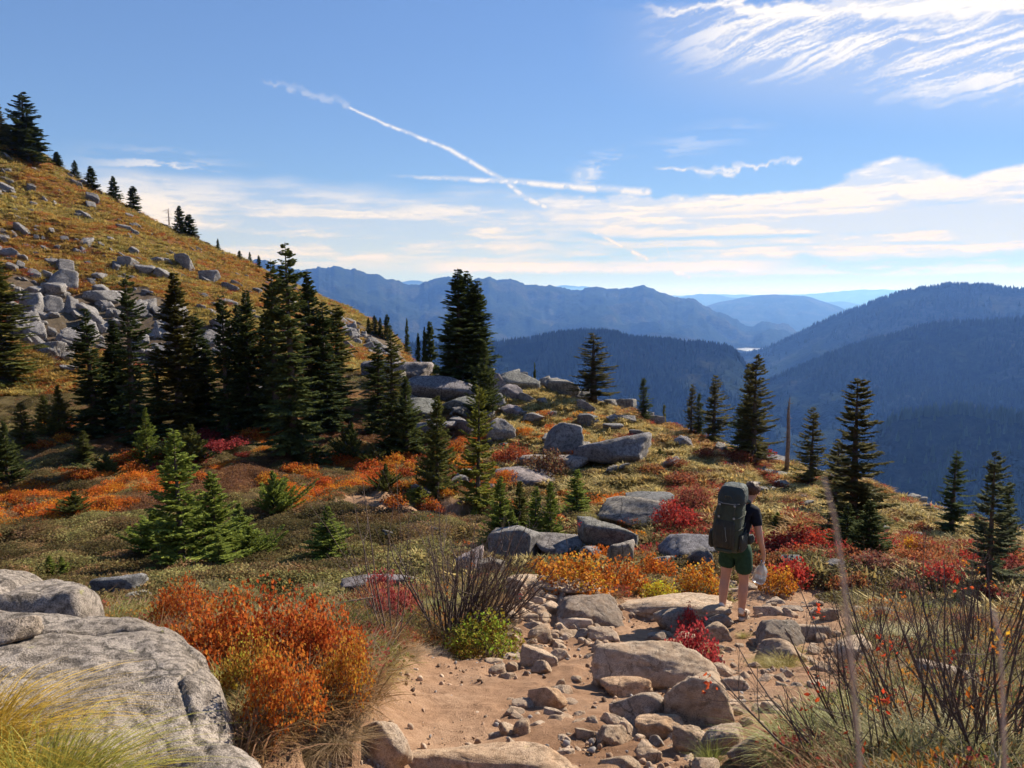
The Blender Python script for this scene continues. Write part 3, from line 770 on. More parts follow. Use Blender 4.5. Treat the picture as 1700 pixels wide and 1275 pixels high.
# ------------------------------------------------------------------ rocks
def ico(sub):
    bm = bmesh.new(); bmesh.ops.create_icosphere(bm, subdivisions=sub, radius=1.0)
    v = np.array([x.co[:] for x in bm.verts]); f = np.array([[y.index for y in x.verts] for x in bm.faces]); bm.free()
    return v, f
ICO = {k: ico(k) for k in (2, 3, 4, 5)}
def rock_mesh(seed, sub=4, planes=13, p=14.0, rough=0.05, mat=None, dmin=0.52, stretch=(1, 1, 1)):
    g = np.random.default_rng(seed)
    d, f = ICO[sub]
    n = g.normal(size=(planes, 3)); n /= np.linalg.norm(n, axis=1)[:, None]
    dist = dmin + (0.96 - dmin) * g.random(planes)
    base = np.array([[1, 0, 0], [-1, 0, 0], [0, 1, 0], [0, -1, 0], [0, 0, 1], [0, 0, -1.0]])
    n = np.vstack([n, base]); dist = np.concatenate([dist, np.ones(6)])
    s = np.clip(d @ n.T / dist, 0, None)
    r = (s ** p).sum(1) ** (-1 / p)
    v = d * r[:, None]
    k = 1.7 + g.random()
    o = g.random(3) * 40
    disp = (fbm(v[:, 0] * k + o[0], v[:, 1] * k + o[1], v[:, 2] * k + o[2], 4, seed) - 0.5) * rough * 3.2
    disp += (fbm(v[:, 0] * k * 5 + o[0], v[:, 1] * k * 5 + o[1], v[:, 2] * k * 5 + o[2], 3, seed + 3) - 0.5) * rough * 1.3
    v = v * (1 + disp)[:, None]
    return make_mesh('rock', v * np.array(stretch), f, mat, True)
ROCK = [rock_mesh(100 + i, 4, 7 + i % 4, 44 - (i % 3) * 12, 0.05, M['granite']) for i in range(9)]
ROCK_LO = [rock_mesh(140 + i, 4, 6 + i % 4, 60, 0.07, M['granite']) for i in range(8)]
STONE = [rock_mesh(200 + i, 5, 8 + i % 5, 8 + (i % 4) * 4, 0.07, M['granite_tan'], dmin=0.62) for i in range(10)]
STONE_LO = [rock_mesh(240 + i, 3, 8, 10, 0.07, M['granite_tan'], dmin=0.6) for i in range(6)]

def rock_at(px, py, wpx, hpx, label, cat='boulder', group=None, meshes=ROCK, tint=(1, 1, 1), name='boulder', depth=0.8, sink=0.22, rz=None, tilt=0.12, k=None, lift=0.0, slope=0):
    """px,py: foot of the rock in the photograph; wpx,hpx its size there"""
    p = hit(px, py)
    D = p.y * math.cos(PITCH) - p.z * math.sin(PITCH)
    w = wpx * D / F_PX; h = hpx * D / F_PX
    k = random.randrange(len(meshes)) if k is None else k
    th = math.atan2(-p.z, p.y)
    sy = w * 0.5 * depth
    if th > 0: sy = min(sy, 0.75 * h / (1.5 * math.sin(th) + 0.05))
    h = max(0.66 * h, (h - 1.0 * sy * max(0.0, math.sin(th))) / math.cos(th))
    o = obj(name, meshes[k % len(meshes)], color=tint)
    sx = w * 0.56
    sz = h * 0.72
    o.scale = (sx, sy, sz)
    cy = p.y + sy * 0.75; cg = gz(p.x * cy / p.y, cy)
    o.location = (p.x * cy / p.y, cy, 0.5 * (p.z + cg) + sz * (0.62 - sink) + lift)
    o.rotation_euler = (random.uniform(-tilt, tilt), random.uniform(-tilt, tilt), random.uniform(-0.5, 0.5) if rz is None else rz)
    if slope:                                            # lying with the fall of the hillside
        n_ = gnormal(p.x, p.y, 1.2); dn = Vector((n_.x, n_.y, 0)); dn = (dn - n_ * dn.dot(n_)).normalized()
        B_ = Matrix((dn, n_.cross(dn), n_)).transposed() @ Euler((random.uniform(-0.3, 0.3), random.uniform(-0.25, 0.25), random.uniform(-0.5, 0.5))).to_matrix()
        o.rotation_euler = B_.to_euler(); o.scale = (sx * slope, sy * 1.1, sz * 0.85)
    return tag(o, label, cat, group)
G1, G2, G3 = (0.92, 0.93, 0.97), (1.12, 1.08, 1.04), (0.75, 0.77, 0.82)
ROCKS = [  # px, foot y, width, height, tint, label
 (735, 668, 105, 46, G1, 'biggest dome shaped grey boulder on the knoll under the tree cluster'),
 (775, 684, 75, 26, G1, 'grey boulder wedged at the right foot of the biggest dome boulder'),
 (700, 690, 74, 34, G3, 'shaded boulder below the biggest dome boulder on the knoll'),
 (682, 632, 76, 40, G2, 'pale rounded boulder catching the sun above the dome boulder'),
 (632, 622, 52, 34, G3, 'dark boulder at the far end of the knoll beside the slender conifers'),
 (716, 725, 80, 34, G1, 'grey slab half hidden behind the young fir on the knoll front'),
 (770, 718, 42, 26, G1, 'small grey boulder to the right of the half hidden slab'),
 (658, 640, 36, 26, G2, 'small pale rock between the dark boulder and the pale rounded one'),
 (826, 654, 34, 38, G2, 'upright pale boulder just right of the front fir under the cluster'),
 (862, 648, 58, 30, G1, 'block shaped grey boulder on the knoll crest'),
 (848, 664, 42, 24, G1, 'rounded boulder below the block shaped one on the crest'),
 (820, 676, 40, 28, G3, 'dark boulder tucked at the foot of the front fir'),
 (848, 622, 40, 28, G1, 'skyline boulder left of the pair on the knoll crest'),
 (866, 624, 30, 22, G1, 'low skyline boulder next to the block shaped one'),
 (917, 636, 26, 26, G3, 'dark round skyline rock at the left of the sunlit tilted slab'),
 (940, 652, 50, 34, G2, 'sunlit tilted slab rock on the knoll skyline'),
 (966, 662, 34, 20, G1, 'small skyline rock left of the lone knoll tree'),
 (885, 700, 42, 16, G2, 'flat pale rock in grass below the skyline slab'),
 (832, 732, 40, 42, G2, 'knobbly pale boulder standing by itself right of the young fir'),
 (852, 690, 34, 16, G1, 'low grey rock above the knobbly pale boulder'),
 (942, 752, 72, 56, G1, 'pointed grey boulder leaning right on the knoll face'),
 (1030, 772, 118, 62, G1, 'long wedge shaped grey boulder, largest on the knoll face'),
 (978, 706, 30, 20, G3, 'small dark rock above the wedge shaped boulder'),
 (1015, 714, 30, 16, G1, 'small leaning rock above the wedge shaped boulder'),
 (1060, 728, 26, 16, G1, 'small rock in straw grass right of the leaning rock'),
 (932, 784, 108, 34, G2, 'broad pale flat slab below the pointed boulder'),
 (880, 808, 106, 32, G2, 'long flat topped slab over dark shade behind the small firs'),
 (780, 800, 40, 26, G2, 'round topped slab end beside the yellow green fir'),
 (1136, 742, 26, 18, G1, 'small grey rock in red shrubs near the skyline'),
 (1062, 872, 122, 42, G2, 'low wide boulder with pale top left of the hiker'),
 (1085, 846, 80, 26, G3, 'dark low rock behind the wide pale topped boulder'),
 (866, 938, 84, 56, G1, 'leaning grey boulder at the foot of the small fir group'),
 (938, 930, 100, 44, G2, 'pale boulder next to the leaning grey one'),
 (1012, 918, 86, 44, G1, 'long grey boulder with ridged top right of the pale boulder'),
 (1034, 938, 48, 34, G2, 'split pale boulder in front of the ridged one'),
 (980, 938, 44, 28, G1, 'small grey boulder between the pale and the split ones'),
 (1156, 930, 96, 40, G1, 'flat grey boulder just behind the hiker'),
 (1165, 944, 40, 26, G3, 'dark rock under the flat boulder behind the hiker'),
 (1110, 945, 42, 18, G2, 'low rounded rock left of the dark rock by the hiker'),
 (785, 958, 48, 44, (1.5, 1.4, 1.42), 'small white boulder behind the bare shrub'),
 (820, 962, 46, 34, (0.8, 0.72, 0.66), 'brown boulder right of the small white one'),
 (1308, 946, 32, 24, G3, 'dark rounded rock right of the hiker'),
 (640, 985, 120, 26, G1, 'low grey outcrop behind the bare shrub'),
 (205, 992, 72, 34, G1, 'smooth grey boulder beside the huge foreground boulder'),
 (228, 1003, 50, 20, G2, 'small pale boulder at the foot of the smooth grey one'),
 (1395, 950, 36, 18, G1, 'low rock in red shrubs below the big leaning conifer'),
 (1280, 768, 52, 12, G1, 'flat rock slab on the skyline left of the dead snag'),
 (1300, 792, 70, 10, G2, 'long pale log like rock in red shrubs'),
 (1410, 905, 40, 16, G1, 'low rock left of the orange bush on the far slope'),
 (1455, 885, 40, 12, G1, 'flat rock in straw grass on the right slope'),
]
for i, (px, py, w, h, tint, lab) in enumerate(ROCKS):
    rock_at(px, py, w * 1.06, h * (0.9 if py < 830 else 1.12), lab, 'boulder', 'boulders on the knoll and by the trail', sink=(0.22 if py < 830 else 0.02), tint=tuple(c * random.uniform(0.93, 1.05) for c in tint), k=i)
HB = [(110, 483, 52, 34, 'large isolated grey boulder casting a shadow on the golden hillside'), (178, 505, 62, 26, 'broad pale slab at the top of the rock field'),
      (216, 445, 30, 18, 'dark boulder in mid hillside above the broad pale slab'), (240, 456, 28, 18, 'grey boulder touching the dark one in mid hillside'),
      (308, 447, 30, 24, 'dark split boulder below the ridge trees'), (350, 470, 30, 20, 'dark oval boulder low on the hillside'), (268, 462, 30, 16, 'grey wedge boulder between the pairs on the hillside'),
      (20, 430, 26, 18, 'pale boulder beside the left edge conifer top'), (55, 520, 46, 30, 'rounded boulder at the left end of the rock field'), (88, 520, 40, 28, 'grey boulder second from the left end of the rock field'),
      (85, 590, 44, 26, 'grey boulder below the rock field near bare brush'), (18, 622, 40, 18, 'dark low boulder at the left margin below the rock field'), (120, 618, 34, 14, 'low boulder in the shade of the dark slender tree')]
for i, (px, py, w, h, lab) in enumerate(HB):
    rock_at(px, py, w, h, lab, 'boulder', 'notable boulders on the hillside', tint=G1, k=i + 2)
# the many grey rocks of the golden hillside
n = 0; tries = 0
while n < 285 and tries < 3000:
    tries += 1
    px = random.uniform(-20, 640); yl = np.interp(px, [0, 100, 200, 420, 520, 650], [240, 280, 325, 432, 492, 565])
    py = yl + random.random() ** 0.9 * (230 if px < 430 else 110)
    if in_poly(np.array([px]), np.array([py]), SCREE)[0] or (px > 430 and py > 600): continue
    if vn(np.array([px / 45.0]), np.array([py / 30.0]), seed=77)[0] < 0.22: continue
    w = random.choice((6, 7, 8, 9, 11, 13, 16, 22)) * random.uniform(0.8, 1.2) * (0.6 + 0.4 * min(1, (py - yl) / 80))
    g_ = random.uniform(0.75, 1.1)
    o = rock_at(px, py, w, w * random.uniform(0.45, 0.7), 'weathered grey rock sitting in golden hillside grass', 'rock', 'rocks strewn over the golden hillside', ROCK_LO, (g_ * 0.86, g_ * 0.86, g_ * 0.9), 'hillside_rock', slope=1.25)
    n += 1
# the rock field below it
n = 0
while n < 165:
    px = random.uniform(10, 420); py = random.uniform(465, 625)
    if not in_poly(np.array([px]), np.array([py]), SCREE)[0]: continue
    w = random.choice((9, 11, 13, 16, 20, 26, 34)) * random.uniform(0.8, 1.15)
    g_ = random.uniform(0.85, 1.15)
    rock_at(px, py, w, w * random.uniform(0.5, 0.75), 'angular grey block in the jumbled rock field below the hillside', 'rock', 'blocks of the rock field', ROCK_LO, (g_ * 0.9, g_ * 0.9, g_ * 0.93), 'talus_block', slope=1.05)
    n += 1
for i in range(46):
    px = random.uniform(565, 680); py = np.interp(px, [565, 690], [530, 612]) + random.uniform(0, 24)
    w = random.uniform(8, 20)
    rock_at(px, py, w, w * 0.65, 'grey block in the rock streak right of the tall conifers', 'rock', 'blocks of the far rock streak', ROCK_LO, G1, 'talus_block', tilt=0.5, rz=random.uniform(-3, 3))
for i in range(95):
    px = random.uniform(620, 1680) if i < 60 else random.uniform(640, 1120); sk = np.interp(px, [620, 700, 880, 1000, 1100, 1200, 1330, 1450, 1560, 1700], [612, 618, 624, 658, 692, 738, 776, 802, 840, 884])
    py = sk + 3 + random.random() ** 2 * (120 if i < 60 else 290)
    w = random.uniform(9, 26) if i < 60 else random.uniform(14, 38)
    rock_at(px, py, w, w * 0.5, 'small grey rock poking through grass on the knoll and the slope right of it', 'rock', 'small rocks of the knoll slope', ROCK_LO, (0.95, 0.94, 0.93), 'slope_rock', tilt=0.3)

# ------------------------------------------------------------------ stones of the trail
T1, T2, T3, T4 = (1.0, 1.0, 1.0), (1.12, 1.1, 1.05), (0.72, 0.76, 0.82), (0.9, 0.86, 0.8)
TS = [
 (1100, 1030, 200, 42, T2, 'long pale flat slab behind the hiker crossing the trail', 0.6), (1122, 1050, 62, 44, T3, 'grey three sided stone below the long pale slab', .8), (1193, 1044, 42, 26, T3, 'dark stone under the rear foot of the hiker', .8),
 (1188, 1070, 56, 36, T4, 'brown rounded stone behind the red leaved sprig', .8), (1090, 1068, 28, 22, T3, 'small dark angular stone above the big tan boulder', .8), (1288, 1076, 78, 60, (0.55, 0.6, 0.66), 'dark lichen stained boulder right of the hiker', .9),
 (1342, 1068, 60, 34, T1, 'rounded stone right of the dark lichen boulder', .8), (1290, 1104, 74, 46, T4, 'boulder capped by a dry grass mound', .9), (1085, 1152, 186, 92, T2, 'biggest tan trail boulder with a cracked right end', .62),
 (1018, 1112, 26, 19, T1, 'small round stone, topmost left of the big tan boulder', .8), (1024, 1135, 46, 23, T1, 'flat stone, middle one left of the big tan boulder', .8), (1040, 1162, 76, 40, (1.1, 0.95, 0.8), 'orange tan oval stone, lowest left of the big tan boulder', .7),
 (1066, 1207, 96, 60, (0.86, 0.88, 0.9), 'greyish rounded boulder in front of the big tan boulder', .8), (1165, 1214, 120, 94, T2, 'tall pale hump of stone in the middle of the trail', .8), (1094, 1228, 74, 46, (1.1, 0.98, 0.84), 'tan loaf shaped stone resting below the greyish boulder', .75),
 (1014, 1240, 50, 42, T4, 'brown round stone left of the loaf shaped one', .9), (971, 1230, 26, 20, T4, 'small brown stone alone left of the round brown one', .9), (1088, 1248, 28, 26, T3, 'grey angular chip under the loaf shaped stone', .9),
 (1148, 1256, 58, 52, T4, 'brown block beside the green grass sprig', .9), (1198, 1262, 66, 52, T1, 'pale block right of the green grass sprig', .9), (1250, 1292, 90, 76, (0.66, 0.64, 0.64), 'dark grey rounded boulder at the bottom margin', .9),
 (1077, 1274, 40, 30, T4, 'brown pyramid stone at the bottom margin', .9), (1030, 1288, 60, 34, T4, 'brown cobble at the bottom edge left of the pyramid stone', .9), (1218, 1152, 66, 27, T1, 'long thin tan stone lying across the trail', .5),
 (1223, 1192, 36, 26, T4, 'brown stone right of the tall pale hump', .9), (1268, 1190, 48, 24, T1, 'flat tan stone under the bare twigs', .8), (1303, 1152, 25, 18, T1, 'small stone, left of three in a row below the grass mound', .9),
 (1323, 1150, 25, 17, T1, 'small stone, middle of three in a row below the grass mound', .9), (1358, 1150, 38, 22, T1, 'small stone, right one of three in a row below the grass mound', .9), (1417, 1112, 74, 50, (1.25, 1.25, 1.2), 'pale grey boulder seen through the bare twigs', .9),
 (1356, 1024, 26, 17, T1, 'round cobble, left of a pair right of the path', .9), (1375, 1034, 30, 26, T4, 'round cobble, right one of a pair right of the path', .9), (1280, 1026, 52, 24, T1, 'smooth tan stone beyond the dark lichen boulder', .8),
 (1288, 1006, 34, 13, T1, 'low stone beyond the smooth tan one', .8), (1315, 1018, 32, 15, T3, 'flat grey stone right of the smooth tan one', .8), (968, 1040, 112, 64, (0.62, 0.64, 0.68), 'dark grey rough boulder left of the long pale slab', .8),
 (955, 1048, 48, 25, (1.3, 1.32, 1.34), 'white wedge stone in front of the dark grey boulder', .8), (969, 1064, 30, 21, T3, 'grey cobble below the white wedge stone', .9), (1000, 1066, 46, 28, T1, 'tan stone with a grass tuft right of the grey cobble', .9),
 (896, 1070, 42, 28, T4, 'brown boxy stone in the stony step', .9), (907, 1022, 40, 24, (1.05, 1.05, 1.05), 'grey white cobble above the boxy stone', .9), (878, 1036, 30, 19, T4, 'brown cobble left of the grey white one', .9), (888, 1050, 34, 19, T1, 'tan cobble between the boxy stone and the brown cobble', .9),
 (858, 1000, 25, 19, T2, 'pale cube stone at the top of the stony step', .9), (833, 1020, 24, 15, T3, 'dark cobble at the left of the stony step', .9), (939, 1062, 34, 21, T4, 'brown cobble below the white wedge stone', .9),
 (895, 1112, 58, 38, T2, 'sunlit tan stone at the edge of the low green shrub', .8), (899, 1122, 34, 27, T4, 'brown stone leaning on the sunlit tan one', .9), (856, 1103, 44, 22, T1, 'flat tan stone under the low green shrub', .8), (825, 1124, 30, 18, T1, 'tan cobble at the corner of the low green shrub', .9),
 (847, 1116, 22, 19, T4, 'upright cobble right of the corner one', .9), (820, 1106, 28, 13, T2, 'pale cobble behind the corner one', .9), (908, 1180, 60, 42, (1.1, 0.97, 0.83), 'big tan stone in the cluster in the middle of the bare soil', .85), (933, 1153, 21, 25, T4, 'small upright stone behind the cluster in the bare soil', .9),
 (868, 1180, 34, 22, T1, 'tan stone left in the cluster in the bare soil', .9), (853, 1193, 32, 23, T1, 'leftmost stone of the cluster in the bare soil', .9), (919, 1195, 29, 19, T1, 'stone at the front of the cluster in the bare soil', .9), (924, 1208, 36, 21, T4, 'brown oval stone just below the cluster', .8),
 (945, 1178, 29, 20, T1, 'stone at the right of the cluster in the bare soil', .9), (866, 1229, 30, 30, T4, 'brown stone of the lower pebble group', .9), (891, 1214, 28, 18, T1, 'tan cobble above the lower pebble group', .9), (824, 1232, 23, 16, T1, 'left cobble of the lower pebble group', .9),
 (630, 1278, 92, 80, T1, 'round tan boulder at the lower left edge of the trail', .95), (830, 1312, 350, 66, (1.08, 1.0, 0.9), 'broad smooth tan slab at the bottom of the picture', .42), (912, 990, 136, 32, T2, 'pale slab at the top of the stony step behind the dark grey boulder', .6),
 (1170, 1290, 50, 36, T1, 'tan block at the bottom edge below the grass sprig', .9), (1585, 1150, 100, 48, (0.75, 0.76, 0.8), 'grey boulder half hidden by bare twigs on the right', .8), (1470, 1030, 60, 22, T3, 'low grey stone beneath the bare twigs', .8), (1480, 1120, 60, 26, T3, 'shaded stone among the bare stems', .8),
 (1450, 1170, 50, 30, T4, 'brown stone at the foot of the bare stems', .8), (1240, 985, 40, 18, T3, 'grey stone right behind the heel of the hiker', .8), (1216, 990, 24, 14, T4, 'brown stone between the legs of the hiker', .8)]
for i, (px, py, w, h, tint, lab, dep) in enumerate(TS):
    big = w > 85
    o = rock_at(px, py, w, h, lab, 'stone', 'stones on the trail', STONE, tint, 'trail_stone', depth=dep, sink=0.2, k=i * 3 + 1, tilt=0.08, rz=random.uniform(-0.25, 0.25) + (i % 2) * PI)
n = 0
while n < 190:
    px = random.uniform(800, 1480); py = random.uniform(975, 1262)
    if px < 1000 and 1085 < py < 1165 and random.random() < 0.85: continue
    if not in_poly(np.array([px]), np.array([py]), TRAIL)[0] and random.random() < 0.8: continue
    w = random.choice((8, 9, 11, 13, 16)) * random.uniform(0.8, 1.2)
    g_ = random.uniform(0.8, 1.1)
    rock_at(px, py, w, w * random.uniform(0.55, 0.8), 'small dusty cobble on the stony trail', 'stone', 'loose cobbles of the trail', STONE_LO, (g_, g_ * 0.98, g_ * 0.95), 'cobble', tilt=0.6, rz=random.uniform(-3, 3)); n += 1

n = 0
while n < 235:                                             # the rubble between the bigger stones
    px, py = (random.uniform(840, 1030), random.uniform(978, 1085)) if n % 2 == 0 else (random.uniform(1180, 1480), random.uniform(975, 1200)) if n % 4 == 1 else (random.uniform(930, 1260), random.uniform(1060, 1270))
    w = random.uniform(12, 34); g_ = random.uniform(0.9, 1.2)
    if n >= 175: px, py, w = random.uniform(840, 1330), random.uniform(1085, 1270), w * 1.25
    rock_at(px, py, w, w * random.uniform(0.5, 0.8), 'mid sized stone of the trail rubble', 'stone', 'rubble stones of the trail', STONE, (g_, g_ * 0.97, g_ * 0.93), 'rubble_stone', sink=random.choice((0.2, 0.45)), tilt=0.5, rz=random.uniform(-3, 3)); n += 1

# ------------------------------------------------------------------ the huge foreground boulder
def up(px, py, Y):
    d = dir_of(px, py); return d / d[1] * Y
gx, gy = np.meshgrid(np.linspace(-4.3, -0.55, 300), np.linspace(1.45, 5.5, 300))
def fit_plane(P3):
    A_ = np.c_[np.array(P3)[:, :2], np.ones(len(P3))]; return np.linalg.lstsq(A_, np.array(P3)[:, 2], rcond=None)[0]
bz = gtab(gx, gy) - 0.25
warp = (fbm(gx * 1.3, gy * 1.3, octv=3, seed=61) - 0.5)
EDGE = [(470, 1340, 2.2), (447, 1275, 2.42), (432, 1235, 2.58), (405, 1188, 2.76), (372, 1148, 2.95), (347, 1102, 3.22), (325, 1058, 3.52), (275, 1022, 3.92), (215, 1000, 4.2), (150, 985, 4.45), (80, 975, 4.7)]
EP = np.array([up(*e) for e in EDGE])
xe = np.interp(gy, EP[:, 1], EP[:, 0]) + 0.05
ze = np.interp(gy, EP[:, 1], EP[:, 2])
dr = xe - gx + warp * 0.16                               # metres inside the right edge
side = np.where(dr > 0, -0.10 * np.exp(-dr / 0.10), -0.10 + dr * 3.2)
tilt_ = 0.05 * np.clip(-1.0 - gx, -1, 3)                # the top rises a little to the left
zf = ze + side + tilt_ * 0.6
# the seam, and the upper block beyond it
seam = 4.08 + (gx + 2.6) * 0.05 + warp * 0.12
ds = gy - seam
zf = zf - 0.10 * sst(-0.35, 0.0, ds) 
blk = sst(0.0, 0.10, ds) * 0.07 + 0.055 * np.sin(np.clip(ds / 0.75, 0, 1) * PI) ** 0.6
blkx = sst(0.0, 0.14, (up(188, 990, 4.3)[0] + 0.06 * warp - gx))
notch = 1 - 0.30 * np.exp(-((gx - up(70, 955, 4.6)[0]) / 0.05) ** 2)
zf = zf + blk * blkx * notch + 0.06 * blkx * sst(up(70, 955, 4.6)[0], up(0, 930, 4.6)[0], gx) * sst(0, 0.2, ds)
zf = zf - np.clip(gy - 4.75 - warp * 0.2, 0, 9) * 2.4 - (1 - blkx) * np.clip(ds, 0, 9) * 1.6
zb = zf - 0.07 * np.exp(-((ds + 0.01) / 0.03) ** 2) * sst(up(200, 990, 4.2)[0], up(170, 990, 4.2)[0], gx)
# shelf: the lower right front steps down
sh_ = sst(3.05, 2.75, gy + (gx + 1.2) * 0.5 + warp * 0.25) * sst(-1.62, -1.30, gx + warp * 0.2)
zb = zb - 0.08 * sh_
# cracks
cr = np.abs(gx + 1.42 + 0.45 * (gy - 3.2) + (fbm(gx * 3, gy * 3, octv=3, seed=66) - 0.5) * 0.30)
zb -= 0.035 * np.exp(-(cr / 0.012) ** 2) * sst(3.75, 3.5, gy) * sst(2.5, 2.9, gy)
cr2 = np.abs(gy - 3.62 - 0.25 * (gx + 1.9) + (fbm(gx * 2, gy * 2, octv=3, seed=67) - 0.5) * 0.25)
zb -= 0.06 * np.exp(-(cr2 / 0.025) ** 2) * sst(-2.45, -2.2, gx) * sst(-1.6, -1.8, gx)
zb += (fbm(gx * 0.9, gy * 0.9, octv=4, seed=62) - 0.5) * 0.10 + (fbm(gx * 5, gy * 5, octv=4, seed=63) - 0.5) * 0.06 + (fbm(gx * 22, gy * 22, octv=3, seed=64) - 0.5) * 0.014
hol = np.exp(-(((gx + 1.12) / 0.10) ** 2 + ((gy - 2.92) / 0.10) ** 2)) * 0.12 + np.exp(-(((gx + 1.30) / 0.12) ** 2 + ((gy - 2.52) / 0.10) ** 2)) * 0.14
zb -= hol
zb = np.maximum(zb, bz - 0.5)
nr, nc = gx.shape
idx = np.arange(nr * nc).reshape(nr, nc)
q = np.stack([idx[:-1, :-1], idx[:-1, 1:], idx[1:, 1:], idx[1:, :-1]], -1).reshape(-1, 4)
keep = (zb > bz - 0.45).ravel()[q].any(1)
q = q[keep]; used, inv = np.unique(q.ravel(), return_inverse=True)
vs = np.stack([gx, gy, zb], -1).reshape(-1, 3)[used]
BZ = zb
def boulder_z(x, y):
    j = (x + 4.3) / 3.75 * 299; i = (y - 1.45) / 4.05 * 299
    return float(BZ[int(np.clip(round(i), 0, 299)), int(np.clip(round(j), 0, 299))])
tag(obj('foreground_boulder', make_mesh('foreground_boulder', vs, inv.reshape(-1, 4), M['granite_near'], True), color=(0.90, 0.86, 0.82)), 'huge weathered granite boulder filling the lower left corner', 'boulder')
p = up(22, 1055, 3.35)
o = obj('loose_stone', rock_mesh(301, 4, 10, 14, 0.05, M['granite_near'], stretch=(0.115, 0.09, 0.055)), loc=(p[0] - 0.02, p[1], boulder_z(p[0], p[1]) + 0.045), rot=(0.05, -0.16, 0.3), color=(1.1, 1.0, 0.9))
tag(o, 'loose angular stone lying on the huge foreground boulder', 'stone')

# ------------------------------------------------------------------ conifers
def conifer(seed, H=10.0, rad=1.5, power=0.85, whorl=0.26, nb=6, droop=0.25, up_tip=0.35, low=0.03, dens=1.0, gap=0.0, tw=0.075, tl=0.42, skirt=1.0, lean=0.0, asym=0.0, topsparse=0.15):
    g = np.random.default_rng(seed)
    tv, tt_ = [], []; n0 = 0
    z = H * low
    asz = g.random() * 6.28
    def trunk_xy(h): return lean * (h / H) ** 1.5 * H
    V_, T_ = [], []
    cnt = 0
    while z < H * 0.985:
        t = z / H
        prof = (1 - t) ** power * (0.66 + 0.5 * float(vn(np.array([t * 11.0]), np.array([seed * 3.7]), seed=seed)[0])) * (skirt + (1 - skirt) * min(1, t * 4))
        L0 = rad * prof + 0.05
        k = max(3, int(round(nb * (0.75 + 0.5 * g.random()) * (1 if t < 0.9 else 0.7))))
        for b_ in range(k):
            if g.random() < gap * (0.3 + t if t > 0.6 else 1): continue
            a = g.random() * 2 * PI
            L = L0 * (0.45 + 0.70 * g.random()) * (1 + asym * math.cos(a - asz))
            zz = z + (g.random() - 0.5) * whorl
            e = 0.55 * t ** 1.2 - droop * (1 - t) + (g.random() - 0.5) * 0.22
            cu = up_tip * (0.4 + 0.6 * g.random()) * (1 - 0.5 * t)
            ns = max(4, int(L / tl * 5.2 * dens) + 2)
            s = (np.arange(ns) + 0.4 + 0.4 * g.random(ns)) / ns
            s = 0.12 + 0.88 * s
            rx, ry = math.cos(a), math.sin(a)
            cx = trunk_xy(zz)
            px = cx + rx * L * s; py = ry * L * s; pz = zz + L * (math.tan(e) * s - 0.22 * droop * s * (1 - s) * 4 + cu * s ** 2.2)
            P_ = np.stack([px, py, pz], 1)
            # a twig left and right at each node plus the tip
            for side in (-1, 1, 0):
                if side == 0: sel = np.array([ns - 1]); ang = np.zeros(1)
                else: sel = np.arange(ns); ang = side * (0.75 + 0.5 * g.random(ns))
                m_ = len(sel); Q = P_[sel]
                ll = (tl * (0.55 + 0.6 * g.random(m_)) * np.clip(1.15 - 0.55 * s[sel], 0.3, 1) * min(1.0, 0.35 + L / (rad + 1e-6)))
                dxy = np.stack([np.cos(a + ang), np.sin(a + ang)], 1)
                dz = math.tan(e) * 0.7 + cu * s[sel] * 0.9 + (g.random(m_) - 0.62) * 0.5
                D_ = np.concatenate([dxy, dz[:, None]], 1); D_ /= np.linalg.norm(D_, axis=1)[:, None]
                sd_ = np.cross(D_, np.array([0, 0, 1.0])); sd_ /= np.linalg.norm(sd_, axis=1)[:, None] + 1e-9
                ro = (g.random(m_) - 0.5)[:, None] * 1.1
                up_ = np.cross(sd_, D_)
                s1 = sd_ * np.cos(ro) + up_ * np.sin(ro); u1_ = up_ * np.cos(ro) - sd_ * np.sin(ro)
                w = tw * (0.7 + 0.6 * g.random(m_))[:, None]
                l3 = ll[:, None]
                mid = Q + D_ * l3 * 0.45 - np.array([0, 0, 0.03]) * l3
                tip = Q + D_ * l3 - np.array([0, 0, 0.12]) * l3
                vv = np.stack([Q, mid + s1 * w, tip, mid - s1 * w, mid + u1_ * w * 0.7, mid - u1_ * w * 0.9], 1).reshape(-1, 3)
                o6 = (np.arange(m_) * 6)[:, None] + cnt
                T_.append(np.concatenate([o6 + 0, o6 + 1, o6 + 2], 1)); T_.append(np.concatenate([o6 + 0, o6 + 2, o6 + 3], 1))
                T_.append(np.concatenate([o6 + 0, o6 + 4, o6 + 2], 1)); T_.append(np.concatenate([o6 + 0, o6 + 2, o6 + 5], 1))
                V_.append(vv); cnt += m_ * 6
            # the branch itself: a thin three sided limb under its twigs
        z += whorl * (0.75 + 0.5 * g.random()) * (1.0 if t < 0.8 else 0.8)
    crown = make_mesh('crown', np.vstack(V_), np.vstack(T_), M['needles'], False)
    mb = MB()
    hs = np.linspace(-0.04, 1.0, 9) * H
    pts = np.stack([[trunk_xy(max(0, h)) for h in hs], hs * 0, hs], 1)
    r0 = 0.016 * H + 0.01
    mb.tube(pts, np.maximum(0.006 * H * 0.12, r0 * (1 - np.linspace(0, 1, 9)) ** 0.9 + 0.002), 8)
    # limbs
    for i in range(26):
        h = H * (0.05 + 0.8 * g.random()); t = h / H; a = g.random() * 6.28; L = rad * (1 - t) ** power * 0.8
        e = 0.4 * t - droop * (1 - t)
        p0 = np.array([trunk_xy(h), 0, h]); p1 = p0 + np.array([math.cos(a) * L, math.sin(a) * L, L * math.tan(e)])
        mb.tube([p0, (p0 + p1) / 2 - np.array([0, 0, 0.03 * L]), p1], [r0 * 0.22 * (1 - t) + 0.004, r0 * 0.14 * (1 - t) + 0.003, 0.002], 4)
    trunk = mb.mesh('trunk', M['bark'], True)
    return crown, trunk, H
